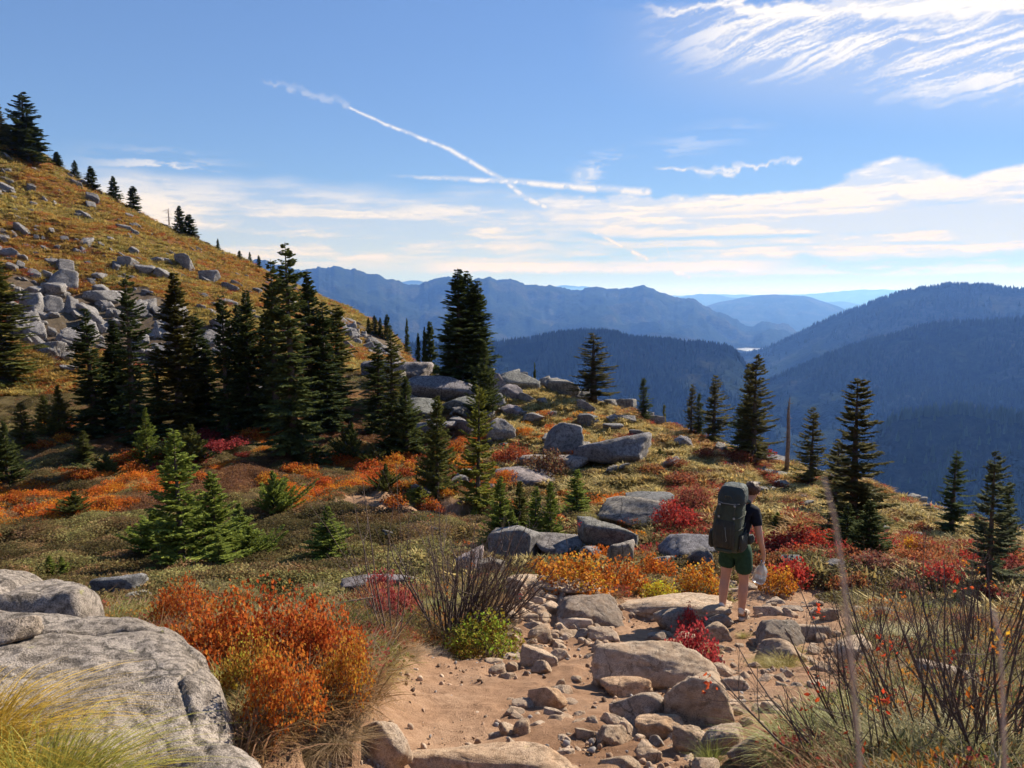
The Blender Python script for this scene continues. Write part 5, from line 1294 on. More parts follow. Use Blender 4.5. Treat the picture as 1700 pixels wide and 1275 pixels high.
p = hit(1460, 1090); place_bare('slender bare shrub beyond the pale grey boulder', p, *bare_shrub(11, 16, 1.0, 0.7, 0.006, (-0.1, 0), 3, 0.25, 0.25), 40, 0.03, (0.6, 0.14, 0.03))
p = hit(1630, 1085); place_bare('slender bare shrub at the right edge before the grey green fir', p, *bare_shrub(12, 18, 1.3, 0.6, 0.007, (0, 0), 3, 0.25, 0.3), 40, 0.03, (0.6, 0.2, 0.03))
p = hit(960, 925); place_bare('thin leafless saplings above the orange row', p, *bare_shrub(13, 7, 1.15, 0.35, 0.007, (0, 0), 2, 0.2, 0.5), 50, 0.04, RED)
p = hit(90, 585); place_bare('grey brush thicket below the rock field', p, *bare_shrub(14, 26, 2.3, 1.2, 0.014, (0, 0), 2, 0.3, 2.2), 0, 0.1, RED)
p = hit(125, 600); place_bare('grey brush thicket left of the dark slender conifer', p, *bare_shrub(15, 22, 2.0, 1.2, 0.014, (0, 0), 2, 0.3, 2.0), 0, 0.1, RED)

# ------------------------------------------------------------------ grass clumps one can point at
CL = [grass_mesh(300, 1500, 0.58, 0.0038, 0.62, 0.17, 6, 1.5), grass_mesh(301, 700, 0.38, 0.0036, 0.8, 0.14, 4, 1.1), grass_mesh(302, 260, 0.30, 0.0034, 0.6, 0.05, 3, 0.7)]
CLW = [0.95, 0.8, 0.45]
def clump(p, k, width, hs, label, tint, group='grass clumps near the trail'):
    e = obj('grass_clump', CL[k], loc=p, scale=(width / CLW[k], width / CLW[k], width / CLW[k] * hs), rot=(0, 0, random.uniform(0, 6)), color=tint)
    return tag(e, label, 'grass', group)
YG1, GG, DG, STW = (0.36, 0.27, 0.055), (0.20, 0.21, 0.06), (0.33, 0.28, 0.12), (0.50, 0.41, 0.22)
def bp(px, py, Y):
    d = up(px, py, Y); return (d[0], d[1], boulder_z(d[0], d[1]) - 0.02)
for px, Y, w, hs, tint, lab in [(40, 2.15, 0.80, 1.0, (0.31, 0.29, 0.06), 'golden green arching grass clump on the boulder at lower left'), (95, 2.25, 0.56, 0.85, (0.46, 0.33, 0.05), 'yellow grass clump spilling right over the boulder'), (-70, 2.35, 0.8, 0.95, (0.46, 0.31, 0.05), 'golden grass clump at the left edge on the boulder'), (95, 1.95, 0.66, 0.95, (0.20, 0.22, 0.05), 'dark green heart of the grass at the bottom left'), (10, 1.9, 0.62, 0.9, (0.30, 0.28, 0.06), 'green grass at the very corner of the boulder')]:
    q_ = up(px, 1300, Y); clump((q_[0], q_[1], boulder_z(q_[0], q_[1]) - 0.03), 0, w * 0.8, hs * 1.3, lab, tint)
for px, py, k, w, hs, tint, lab in [(300, 1025, 1, .62, .75, DG, 'pale arching grass left of the biggest orange bush'), (345, 985, 1, .7, .75, STW, 'straw grass behind the biggest orange bush'), (275, 1010, 1, .5, .7, DG, 'green straw grass beside the smooth grey boulder'),
   (530, 985, 1, .6, .8, STW, 'straw grass at the back of the bank'), (575, 1050, 2, .45, .9, GG, 'dark green grass tuft right of the orange bush'), (600, 1045, 1, .4, .7, GG, 'green grass behind the bank rim'), (430, 1190, 1, .5, .7, DG, 'pale grass under the orange bush beside the boulder'),
   (385, 1165, 1, .55, .9, (0.30, 0.30, 0.08), 'arching green grass at the foot of the biggest orange bush'), (400, 1150, 1, .45, .7, GG, 'green grass between the boulder and the orange bush'), (680, 1090, 1, .42, .5, (0.42, 0.31, 0.20), 'dry tan grass hanging over the bank'), (620, 1130, 1, .45, .6, (0.34, 0.25, 0.10), 'dry grass on the undercut bank edge'), (720, 1095, 1, .38, .45, (0.46, 0.35, 0.24), 'dead pale grass under the bare shrub'),
   (560, 1230, 1, .42, .6, (0.30, 0.22, 0.13), 'dead grass at the foot of the bank'), (510, 1255, 1, .4, .6, (0.28, 0.21, 0.13), 'dead grass at the bottom of the bank'), (770, 1010, 1, .75, .95, (0.36, 0.32, 0.13), 'tall green grass inside the bare shrub'), (730, 1020, 1, .6, .9, (0.30, 0.30, 0.12), 'tall grass at the left inside the bare shrub'),
   (1180, 1275, 2, .26, 1.1, GG, 'green grass sprig between the pale blocks at the bottom'), (1335, 1262, 1, .60, .9, (0.34, 0.35, 0.13), 'bright green grass at the foot of the bare stems'), (1420, 1255, 1, .65, .9, (0.38, 0.37, 0.16), 'pale green grass under the big bare shrub'), (1520, 1280, 1, .65, .8, (0.42, 0.38, 0.18), 'pale grass at the bottom right'), (1640, 1270, 1, .7, .8, (0.40, 0.36, 0.17), 'pale grass in the lower right corner'),
   (1300, 1112, 1, .50, .55, (0.34, 0.28, 0.09), 'dry grass mound over the boulder right of the trail'), (1320, 1090, 1, .36, .6, (0.38, 0.31, 0.10), 'yellow grass fringe behind the grass mound'), (1270, 1108, 1, .32, .5, (0.30, 0.25, 0.09), 'brown grass fringe left of the grass mound'), (1165, 965, 1, .7, .55, (0.44, 0.40, 0.18), 'pale grass between the orange bushes behind the hiker'),
   (1350, 945, 1, .6, .5, (0.46, 0.42, 0.18), 'yellow grass right of the hiker'), (1020, 1060, 2, .16, .9, (0.4, 0.36, 0.1), 'tiny grass tuft beside the tan stone'), (972, 1020, 2, .18, .9, (0.34, 0.36, 0.1), 'tiny grass tuft on the dark grey boulder'), (1180, 1090, 2, .3, .8, (0.36, 0.28, 0.12), 'thin dry grass behind the red leaved sprig'),
   (1550, 1075, 1, .9, .55, (0.38, 0.34, 0.16), 'pale grass mound beyond the bare stems'), (1480, 1060, 1, .6, .5, (0.4, 0.36, 0.2), 'pale grass left of the grass mound beyond the bare stems'), (1235, 1060, 2, .25, .6, (0.4, 0.34, 0.12), 'short grass at the front foot of the hiker')]:
    p = hit(px, py); clump(p, k, w, hs, lab, tint)

# ------------------------------------------------------------------ uncountable ground cover
def scatter(name, label, cat, P_, rot, scl, tint, meshes, which):
    me = bpy.data.meshes.new(name); n = len(P_)
    me.vertices.add(n); me.vertices.foreach_set('co', np.asarray(P_, np.float32).ravel())
    def at_(nm, ty, d, key): a = me.attributes.new(nm, ty, 'POINT'); a.data.foreach_set(key, np.asarray(d, np.float32).ravel())
    at_('rot', 'FLOAT_VECTOR', rot, 'vector'); at_('scl', 'FLOAT_VECTOR', scl, 'vector')
    c4 = np.ones((n, 4), np.float32); c4[:, :3] = tint; at_('tint', 'FLOAT_COLOR', c4, 'color')
    a = me.attributes.new('which', 'INT', 'POINT'); a.data.foreach_set('value', np.asarray(which, np.int32))
    o = obj(name, me); tag(o, label, cat, kind='stuff')
    ng = bpy.data.node_groups.new(name + '_spread', 'GeometryNodeTree')
    ng.interface.new_socket('Geometry', in_out='INPUT', socket_type='NodeSocketGeometry')
    ng.interface.new_socket('Geometry', in_out='OUTPUT', socket_type='NodeSocketGeometry')
    gi = ng.nodes.new('NodeGroupInput'); go = ng.nodes.new('NodeGroupOutput'); jn = ng.nodes.new('GeometryNodeJoinGeometry')
    def attr(nm, ty):
        x = ng.nodes.new('GeometryNodeInputNamedAttribute'); x.data_type = ty; x.inputs['Name'].default_value = nm
        return x.outputs['Attribute']
    rt = ng.nodes.new('FunctionNodeEulerToRotation'); ng.links.new(attr('rot', 'FLOAT_VECTOR'), rt.inputs[0])
    sc_ = attr('scl', 'FLOAT_VECTOR'); wh = attr('which', 'INT')
    for i, mm in enumerate(meshes):
        po = bpy.data.objects.new(name + '_piece', mm)
        oi = ng.nodes.new('GeometryNodeObjectInfo'); oi.inputs['Object'].default_value = po
        cp = ng.nodes.new('FunctionNodeCompare'); cp.data_type = 'INT'; cp.operation = 'EQUAL'
        ng.links.new(wh, cp.inputs[2]); cp.inputs[3].default_value = i
        ip = ng.nodes.new('GeometryNodeInstanceOnPoints')
        ng.links.new(gi.outputs[0], ip.inputs['Points']); ng.links.new(oi.outputs['Geometry'], ip.inputs['Instance'])
        ng.links.new(cp.outputs[0], ip.inputs['Selection']); ng.links.new(rt.outputs[0], ip.inputs['Rotation']); ng.links.new(sc_, ip.inputs['Scale'])
        ng.links.new(ip.outputs[0], jn.inputs[0])
    ng.links.new(jn.outputs[0], go.inputs[0])
    md = o.modifiers.new('spread', 'NODES'); md.node_group = ng
    return o

TUFT = [grass_mesh(400 + i, 24, 0.5, 0.050, 0.65, 0.20, 2, 0.95, 'blade_t') for i in range(4)]            # hillside tufts, seen from afar
FINE = [grass_mesh(410 + i, 46, 0.22, 0.0045, 0.8, 0.10, 3, 1.0, 'blade_t') for i in range(4)]          # near grass
def heather_mesh(seed):
    g = np.random.default_rng(seed); n = 340
    a = g.random(n) * 6.28; r = np.sqrt(g.random(n)) * 0.36
    P_ = np.stack([np.cos(a) * r, np.sin(a) * r, np.zeros(n) + 0.24 * g.random(n) ** 0.6 * (1 - (r / 0.37) ** 2)], 1)
    v, t_ = leaves(g, P_, 0.048, 0.7, 0.5)
    return make_mesh('sprigs', v, t_, M['leaf_t'], False)
HEATH = [heather_mesh(420 + i) for i in range(4)]
def low_leaf_mesh(seed):
    g = np.random.default_rng(seed); n = 170
    a = g.random(n) * 6.28; r = np.sqrt(g.random(n)) * 0.4
    P_ = np.stack([np.cos(a) * r, np.sin(a) * r, 0.03 + 0.26 * g.random(n) ** 0.7 * np.sqrt(1 - (r / 0.42) ** 2)], 1)
    v, t_ = leaves(g, P_, 0.055, 0.8, 0.5)
    return make_mesh('sprigs', v, t_, M['leaf_t'], False)
LOWL = [low_leaf_mesh(430 + i) for i in range(4)]

def sample(n, azr, rr_, seed, bias=1.0):
    g = np.random.default_rng(seed)
    a = np.radians(azr[0] + (azr[1] - azr[0]) * g.random(n)); r = np.exp(math.log(rr_[0]) + (math.log(rr_[1]) - math.log(rr_[0])) * g.random(n) ** bias)
    X, Y = r * np.sin(a), r * np.cos(a)
    return X, Y, g
def lay(name, label, cat, X, Y, g, keep, tint, meshes, s0, s1, flat=1.0, sink=0.0, tilt=0.15):
    X, Y, tint = X[keep], Y[keep], tint[keep]; n = len(X)
    Z = gtab(X, Y) - sink
    s = s0 + (s1 - s0) * g.random(n) ** 1.4
    rot = np.stack([(g.random(n) - 0.5) * tilt * 2, (g.random(n) - 0.5) * tilt * 2, g.random(n) * 6.28], 1)
    scatter(name, label, cat, np.stack([X, Y, Z], 1), rot, np.stack([s, s, s * flat * (0.8 + 0.4 * g.random(n))], 1), tint, meshes, g.integers(0, len(meshes), n))
def pick(g, n, cols, w=None):
    return np.array(cols)[g.choice(len(cols), n, p=w)] * (0.8 + 0.4 * g.random((n, 1)))

# golden hillside
X, Y, g = sample(52000, (-42, -4), (46, 150), 1, 0.9)
Zn = zones(X, Y); h = Zn['hill']
tint = lerp3(pick(g, len(X), [(0.48, 0.36, 0.12), (0.42, 0.34, 0.12), (0.50, 0.36, 0.11), (0.34, 0.29, 0.10)]), (0.42, 0.19, 0.04), sst(0.52, 0.68, Zn['n1']) * 0.35)
lay('hillside_grass', 'golden and rust tussock grass covering the hillside', 'grass', X, Y, g, (h > 0.4) & (Zn['scree'] < 0.5) & (g.random(len(X)) < 0.9), tint, TUFT, 0.7, 1.6, 0.8, 0.05)
# knoll and right slope
X, Y, g = sample(52000, (-8, 42), (11, 75), 2, 0.8)
Zn = zones(X, Y); tm = trail_mask(X, Y)
tint = lerp3(pick(g, len(X), [(0.62, 0.49, 0.21), (0.55, 0.43, 0.17), (0.48, 0.34, 0.13), (0.36, 0.29, 0.12)]), (0.42, 0.18, 0.06), Zn['red'] * 0.6)
lay('slope_grass', 'straw yellow grass on the knoll and the right slope', 'grass', X, Y, g, (g.random(len(X)) < Zn['knoll'] * 1.8 * sst(0.74, 0.50, Zn['n2'] * (Zn['py'] > 760)) + 0.12) & (tm < 0.1) & (Zn['px'] > 700), tint, TUFT, 0.38, 0.85, 0.8, 0.03)
# heather
X, Y, g = sample(46000, (-42, 42), (11.5, 78), 3, 0.85)
Zn = zones(X, Y); tm = trail_mask(X, Y)
tint = pick(g, len(X), [(0.22, 0.165, 0.068), (0.19, 0.145, 0.058), (0.25, 0.165, 0.078), (0.28, 0.165, 0.085)])
nm = fbm(X * 0.5 + 3, Y * 0.5, octv=3, seed=81)
tint = lerp3(tint, (0.30, 0.27, 0.10), sst(0.54, 0.66, nm) * 0.8); tint = lerp3(tint, (0.10, 0.085, 0.035), sst(0.46, 0.34, nm) * 0.8)
tint = lerp3(tint, (0.24, 0.11, 0.06), Zn['rust'] * sst(0.42, 0.58, Zn['n1']) * 0.8)
lay('heather', 'olive and brown heather carpeting the meadow and knoll', 'heather', X, Y, g, (Zn['hill'] < 0.5) & (tm < 0.1) & (nm < 0.70) & (Zn['scree'] < 0.5) & (g.random(len(X)) < (1 - 0.90 * Zn['knoll']) * (1 - 0.85 * Zn['orange']) * (1 - 0.5 * Zn['red'])), tint * (0.6 + 0.8 * g.random((len(X), 1))), HEATH, 0.5, 1.45, 0.62, 0.03)
# leafy low growth in orange and red
X, Y, g = sample(46000, (-42, 42), (11, 60), 4, 0.85)
Zn = zones(X, Y); tm = trail_mask(X, Y)
isr = g.random(len(X)) < 0.26 * Zn['red'] * (Zn['px'] > 1000)
iso = (g.random(len(X)) < Zn['orange'] * 0.62) & ~isr
tint = np.where(isr[:, None], pick(g, len(X), [(0.38, 0.05, 0.04), (0.30, 0.06, 0.05), (0.36, 0.12, 0.05), (0.22, 0.09, 0.06)]), pick(g, len(X), [(0.64, 0.18, 0.03), (0.66, 0.27, 0.03), (0.55, 0.13, 0.03)]))
lay('autumn_ground_cover', 'low orange and red leaves spreading through the heather', 'ground cover', X, Y, g, (isr | iso) & (tm < 0.1) & (Zn['hill'] < 0.5), tint, LOWL, 0.5, 1.1, 0.9, 0.02)
X, Y, g = sample(16000, (-42, 0), (48, 140), 7, 0.9)
Zn = zones(X, Y)
tint = pick(g, len(X), [(0.42, 0.12, 0.03), (0.36, 0.08, 0.04), (0.45, 0.2, 0.04)])
lay('hillside_ground_cover', 'rust red low leaves between the tussocks of the hillside', 'ground cover', X, Y, g, (Zn['hill'] > 0.4) & (Zn['n1'] > 0.53) & (Zn['scree'] < 0.5) & (g.random(len(X)) < 0.35), tint, LOWL, 0.9, 1.9, 0.8, 0.02)
# near grass and dead litter beside the trail
X, Y, g = sample(15000, (-40, 42), (2.6, 13), 5, 0.9)
tm = trail_mask(X, Y); n3 = fbm(X * 0.9, Y * 0.9, octv=3, seed=71)
inb = np.array([BZ[int(np.clip(round((y - 1.45) / 4.05 * 299), 0, 299)), int(np.clip(round((x + 4.3) / 3.75 * 299), 0, 299))] for x, y in zip(X, Y)]) > gtab(X, Y) + 0.0
inb &= (X < -0.6) & (X > -4.3) & (Y > 1.45) & (Y < 5.5)
tint = lerp3(pick(g, len(X), [(0.40, 0.32, 0.15), (0.30, 0.26, 0.10), (0.24, 0.25, 0.08), (0.46, 0.36, 0.22)]), (0.30, 0.12, 0.07), sst(0.5, 0.62, n3) * 0.6)
lay('bank_grass', 'dry grass and litter on the banks of the trail', 'grass', X, Y, g, (tm < 0.12) & ~inb & (g.random(len(X)) < 0.8), tint, FINE, 0.55, 1.25, 0.8, 0.02, 0.3)
X, Y, g = sample(7000, (-40, 42), (3.0, 13), 6, 0.9)
tm = trail_mask(X, Y)
inb = (X < -0.7) & (X > -4.3) & (Y < 4.6)
tint = pick(g, len(X), [(0.22, 0.18, 0.06), (0.30, 0.13, 0.05), (0.34, 0.08, 0.06), (0.2, 0.2, 0.06), (0.45, 0.2, 0.04)])
lay('bank_ground_cover', 'low mixed leaves on the banks of the trail', 'ground cover', X, Y, g, (tm < 0.10) & ~inb & (g.random(len(X)) < 0.55), tint, LOWL, 0.28, 0.6, 0.9, 0.02)
# gravel of the trail
PEB = [rock_mesh(500 + i, 2, 7, 10, 0.08, None) for i in range(4)]
m, t, b, o = mat_new('pebble'); a_ = t.nodes.new('ShaderNodeAttribute'); a_.attribute_type = 'INSTANCER'; a_.attribute_name = 'tint'
t.links.new(a_.outputs['Color'], b.inputs['Base Color']); b.inputs['Roughness'].default_value = 0.95
for mm in PEB: mm.materials.append(m)
X, Y, g = sample(26000, (-30, 36), (2.6, 14), 8, 0.9)
tm = trail_mask(X, Y); n3 = fbm(X * 1.3, Y * 1.3, octv=3, seed=72)
pxs, pys, _ = soft_px(X, Y)
bare = in_poly(pxs, pys, [(600, 1290), (640, 1130), (860, 1090), (960, 1090), (1000, 1120), (850, 1220), (780, 1290)])
keep = (tm > 0.6) & (g.random(len(X)) < sst(0.40, 0.62, n3) * 0.75 * np.where(bare, 0.22, 1.0) + 0.07)
tint = pick(g, len(X), [(0.36, 0.24, 0.16), (0.28, 0.18, 0.115), (0.42, 0.31, 0.22), (0.28, 0.25, 0.23), (0.14, 0.09, 0.06)])
s = 0.004 + 0.024 * g.random(len(X)) ** 4.0
kk = np.nonzero(keep)[0]
scatter('gravel', 'loose gravel and grit on the trail', 'gravel', np.stack([X[kk], Y[kk], gtab(X[kk], Y[kk]) + 0.022 + s[kk] * 0.3], 1), g.random((len(kk), 3)) * 6.28, np.stack([s[kk] * 1.2, s[kk], s[kk] * 0.7], 1), tint[kk], PEB, g.integers(0, 4, len(kk)))

# ------------------------------------------------------------------ the hiker
def skin_mesh(name, joints, edges, root, sub=2, smooth=True):
    """a continuous surface grown round a skeleton; joints: {key: (pos, rx, ry)}"""
    keys = list(joints); ix = {k: i for i, k in enumerate(keys)}
    me = bpy.data.meshes.new(name); me.from_pydata([joints[k][0] for k in keys], [(ix[a], ix[b]) for a, b in edges], [])
    tmp = bpy.data.objects.new(name + '_grow', me); COL.objects.link(tmp)
    sk = tmp.modifiers.new('skin', 'SKIN'); sk.use_smooth_shade = smooth
    if not me.skin_vertices: me.attributes  # layer is made with the modifier
    bpy.context.view_layer.objects.active = tmp
    if not len(me.skin_vertices):
        bm = bmesh.new(); bm.from_mesh(me); bm.verts.layers.skin.verify(); bm.to_mesh(me); bm.free()
    for k, sv in zip(keys, me.skin_vertices[0].data):
        sv.radius = joints[k][1:3]; sv.use_root = (k == root); sv.use_loose = False
    ss_ = tmp.modifiers.new('sub', 'SUBSURF'); ss_.levels = sub; ss_.render_levels = sub
    dg = bpy.context.evaluated_depsgraph_get()
    out = bpy.data.meshes.new_from_object(tmp.evaluated_get(dg))
    bpy.data.objects.remove(tmp)
    out.name = name
    for p_ in out.polygons: p_.use_smooth = True
    return out
# local frame: x to the hiker's right, y the way he walks, z up; feet near z = 0
J = {
 'pelvis': ((0.00, 0.00, 0.95), .150, .120), 'belly': ((0.0, 0.03, 1.08), .140, .110), 'chest': ((0.01, 0.08, 1.28), .165, .120), 'collar': ((0.02, 0.13, 1.43), .115, .085),
 'neck': ((0.05, 0.20, 1.50), .058, .058), 'jaw': ((0.09, 0.275, 1.565), .066, .075), 'skull': ((0.10, 0.295, 1.635), .080, .096), 'crown': ((0.10, 0.285, 1.705), .055, .066),
 'hipL': ((-0.09, 0.0, 0.89), .105, .110), 'kneeL': ((-0.115, -0.02, 0.50), .060, .064), 'calfL': ((-0.117, -0.065, 0.37), .064, .070), 'ankleL': ((-0.115, -0.10, 0.135), .036, .042), 'heelL': ((-0.115, -0.11, 0.085), .034, .045), 'toeL': ((-0.125, 0.05, 0.06), .036, .028),
 'hipR': ((0.10, 0.0, 0.89), .105, .110), 'kneeR': ((0.115, 0.03, 0.47), .060, .064), 'calfR': ((0.117, -0.005, 0.34), .064, .070), 'ankleR': ((0.115, -0.02, 0.10), .036, .042), 'heelR': ((0.115, -0.025, 0.05), .034, .045), 'toeR': ((0.125, 0.13, 0.03), .036, .028),
 'shL': ((-0.17, 0.10, 1.40), .070, .070), 'elL': ((-0.255, 0.06, 1.13), .044, .046), 'faL': ((-0.265, 0.09, 1.03), .042, .040), 'wrL': ((-0.275, 0.14, 0.90), .026, .030), 'paL': ((-0.275, 0.16, 0.835), .022, .040),
 'shR': ((0.20, 0.11, 1.40), .070, .070), 'elR': ((0.285, 0.05, 1.13), .046, .048), 'faR': ((0.30, 0.07, 1.03), .043, .041), 'wrR': ((0.325, 0.11, 0.89), .027, .031), 'paR': ((0.33, 0.12, 0.825), .022, .040),
}
E = [('pelvis', 'belly'), ('belly', 'chest'), ('chest', 'collar'), ('collar', 'neck'), ('neck', 'jaw'), ('jaw', 'skull'), ('skull', 'crown'),
     ('pelvis', 'hipL'), ('hipL', 'kneeL'), ('kneeL', 'calfL'), ('calfL', 'ankleL'), ('ankleL', 'heelL'), ('heelL', 'toeL'), ('pelvis', 'hipR'), ('hipR', 'kneeR'), ('kneeR', 'calfR'), ('calfR', 'ankleR'), ('ankleR', 'heelR'), ('heelR', 'toeR'),
     ('collar', 'shL'), ('shL', 'elL'), ('elL', 'faL'), ('faL', 'wrL'), ('wrL', 'paL'), ('collar', 'shR'), ('shR', 'elR'), ('elR', 'faR'), ('faR', 'wrR'), ('wrR', 'paR')]
def fingers(side, grip):
    w = np.array(J['pa' + side][0]); s = 1 if side == 'R' else -1
    for f in range(4):
        y = w[1] + (1.5 - f) * 0.019
        L = (0.066, 0.074, 0.070, 0.054)[f]
        b0 = (w[0], y, w[2] - 0.03); k1 = (w[0] + s * 0.006, y + 0.004, w[2] - 0.03 - L * 0.5)
        if grip: k2 = (w[0] - s * 0.020, y + 0.004, w[2] - 0.03 - L * 0.72); tip = (w[0] - s * 0.036, y + 0.002, w[2] - 0.03 - L * 0.42)
        else: k2 = (w[0] - s * 0.004, y + 0.010, w[2] - 0.03 - L * 0.82); tip = (w[0] - s * 0.016, y + 0.014, w[2] - 0.03 - L * 1.05)
        n_ = 'f%s%d' % (side, f)
        for nm, pt, r in ((n_ + 'a', b0, .0105), (n_ + 'b', k1, .0098), (n_ + 'c', k2, .009), (n_ + 'd', tip, .0075)): J[nm] = (pt, r, r)
        E.extend([('pa' + side, n_ + 'a'), (n_ + 'a', n_ + 'b'), (n_ + 'b', n_ + 'c'), (n_ + 'c', n_ + 'd')])
    n_ = 't' + side
    for nm, pt, r in ((n_ + 'a', (w[0] - s * 0.006, w[1] + 0.036, w[2] - 0.002), .012), (n_ + 'b', (w[0] - s * 0.018, w[1] + 0.046, w[2] - 0.03), .0105), (n_ + 'c', (w[0] - s * 0.026, w[1] + 0.042, w[2] - 0.055), .0085)): J[nm] = (pt, r, r)
    E.extend([('pa' + side, n_ + 'a'), (n_ + 'a', n_ + 'b'), (n_ + 'b', n_ + 'c')])
fingers('L', False); fingers('R', True)
M['skin'] = plain('skin', (0.50, 0.27, 0.185), 0.55, 0.35, 0.08, 20)
M['shirt'] = plain('shirt_cloth', (0.012, 0.014, 0.022), 0.9, 0.15, 0.3, 30, 0.2)
M['shorts'] = plain('shorts_cloth', (0.018, 0.052, 0.030), 0.85, 0.2, 0.25, 25, 0.25)
M['sock'] = plain('sock_knit', (0.72, 0.70, 0.66), 0.95, 0.1, 0.1, 80, 0.2)
M['shoe'] = plain('shoe_mesh', (0.42, 0.33, 0.26), 0.85, 0.2, 0.3, 40, 0.3)
M['sole'] = plain('shoe_sole', (0.55, 0.48, 0.38), 0.9, 0.2, 0.2, 30)
M['hair'] = plain('hair', (0.085, 0.036, 0.020), 0.6, 0.4, 0.45, 60, 0.8)
foot = hit(1217, 1031)
YAW = R(-36)
body = obj('person', skin_mesh('person', J, E, 'pelvis'), loc=(foot.x, foot.y, foot.z + 0.075), rot=(0, 0, YAW))
body.data.materials.append(M['skin'])
tag(body, 'hiker seen from behind walking down the trail in black shirt and green shorts', 'person')
def part(name, joints, edges, root, mat, sub=2):
    me = skin_mesh(name, joints, edges, root, sub); me.materials.append(mat)
    return obj(name, me, body)
def pad(k, d, pos=None): p_, a, b_ = J[k]; return (pos or p_, a + d, b_ + d)
def lerpj(a, b_, t_, ra, rb): A_, B_ = np.array(J[a][0]), np.array(J[b_][0]); return (tuple(A_ + (B_ - A_) * t_), ra, rb)
part('shirt', {'p': ((0, 0.0, 0.97), .165, .135), 'b': pad('belly', .020), 'c': pad('chest', .018), 'k': pad('collar', .016), 'n': lerpj('collar', 'neck', .55, .072, .07), 'sl': pad('shL', .014), 'el': lerpj('shL', 'elL', .72, .066, .066), 'sr': pad('shR', .014), 'er': lerpj('shR', 'elR', .72, .068, .068)},
     [('p', 'b'), ('b', 'c'), ('c', 'k'), ('k', 'n'), ('k', 'sl'), ('sl', 'el'), ('k', 'sr'), ('sr', 'er')], 'p', M['shirt'])
part('shorts', {'w': ((0, 0.0, 1.05), .162, .132), 'p': ((0, 0, 0.95), .172, .145), 'l': ((-0.095, 0, 0.86), .122, .130), 'l2': ((-0.112, -0.01, 0.62), .108, .115), 'r': ((0.105, 0, 0.86), .122, .130), 'r2': ((0.118, 0.02, 0.57), .110, .115)},
     [('w', 'p'), ('p', 'l'), ('l', 'l2'), ('p', 'r'), ('r', 'r2')], 'p', M['shorts'])
for s_, a_, h_, t_ in (('L', 'ankleL', 'heelL', 'toeL'), ('R', 'ankleR', 'heelR', 'toeR')):
    A_, H_, T_ = (np.array(J[k][0]) for k in (a_, h_, t_))
    part('sock', {'a': (tuple(A_ + np.array([0, 0.005, 0.075])), .044, .048), 'b': (tuple(A_), .043, .050), 'c': (tuple(H_), .040, .050)}, [('a', 'b'), ('b', 'c')], 'a', M['sock'])
    sh = part('shoe', {'t': (tuple(A_ + np.array([0, 0, 0.005])), .060, .066), 'h': (tuple(H_ + np.array([0, -0.025, -0.005])), .062, .062), 'm': (tuple((H_ + T_) / 2 + np.array([0, 0, 0.012])), .060, .052), 'e': (tuple(T_ + np.array([0, 0.03, 0.002])), .062, .044)}, [('t', 'h'), ('h', 'm'), ('m', 'e')], 'h', M['shoe'])
    mb = MB(); ang = np.arange(20) / 20 * 2 * PI
    d = (T_ - H_); L = np.linalg.norm(d[:2]) + 0.10; c = (H_ + T_) / 2; pit = math.atan2(d[2], L)
    out = np.stack([np.cos(ang) * (0.048 - 0.008 * np.cos(ang * 2)), np.sin(ang) * L * 0.56, np.zeros(20)], 1)
    for r_ in (out,):
        lo = r_ + c + np.array([0, 0, -0.062]); hi = r_ * 0.97 + c + np.array([0, 0, -0.035])
        lo[:, 2] += (lo[:, 1] - c[1]) * math.tan(pit); hi[:, 2] += (hi[:, 1] - c[1]) * math.tan(pit)
        mb.rings([lo, hi])
    obj('sole', mb.mesh('sole', M['sole']), sh)
# hair: a cap of curls over the skull
g = np.random.default_rng(5); d, f = ICO[4]
d2 = d.copy(); bmp_ = fbm(d[:, 0] * 5 + 9, d[:, 1] * 5, d[:, 2] * 5, 3, 4)
v = d2 * np.array([.100, .114, .092]) * (0.98 + 0.40 * (bmp_ - 0.5))[:, None] + np.array([0.10, 0.275, 1.662])
low_ = (v[:, 2] < 1.635) & (v[:, 1] > 0.285)
v[low_] = (v[low_] - np.array([0.10, 0.275, 1.662])) * 0.72 + np.array([0.10, 0.275, 1.662])
obj('hair', make_mesh('hair', v, f, M['hair'], True), body)
# face, turned from the camera: nose, ears
HO = np.array([0.05, 0.05, -0.01])
mb = MB(); mb.rings([HO + np.array([[0.038, 0.318, 1.605], [0.062, 0.318, 1.605], [0.062, 0.322, 1.60], [0.038, 0.322, 1.60]]), HO + np.array([[0.045, 0.325, 1.64], [0.055, 0.325, 1.64], [0.055, 0.318, 1.645], [0.045, 0.318, 1.645]])]); obj('nose', mb.mesh('nose', M['skin'], True), body)
for s_ in (-1, 1):
    e_, fe = ICO[2]; obj('ear', make_mesh('ear', e_ * np.array([.010, .022, .033]) + HO + np.array([0.05 + s_ * 0.083, 0.235, 1.625]), fe, M['skin'], True), body)
for s_ in (-1, 1):
    e_, fe = ICO[2]; obj('eye', make_mesh('eye', e_ * .011 + HO + np.array([0.05 + s_ * 0.032, 0.322, 1.635]), fe, plain('eye', (0.6, 0.58, 0.55), 0.3), True), body)
mb = MB(); mb.tube(HO + np.array([(0.025, 0.305, 1.567), (0.04, 0.312, 1.563), (0.058, 0.312, 1.563), (0.073, 0.305, 1.567)]), [.003, .006, .006, .003], 6); obj('mouth', mb.mesh('mouth', plain('lip', (0.42, 0.16, 0.13), 0.5), True), body)

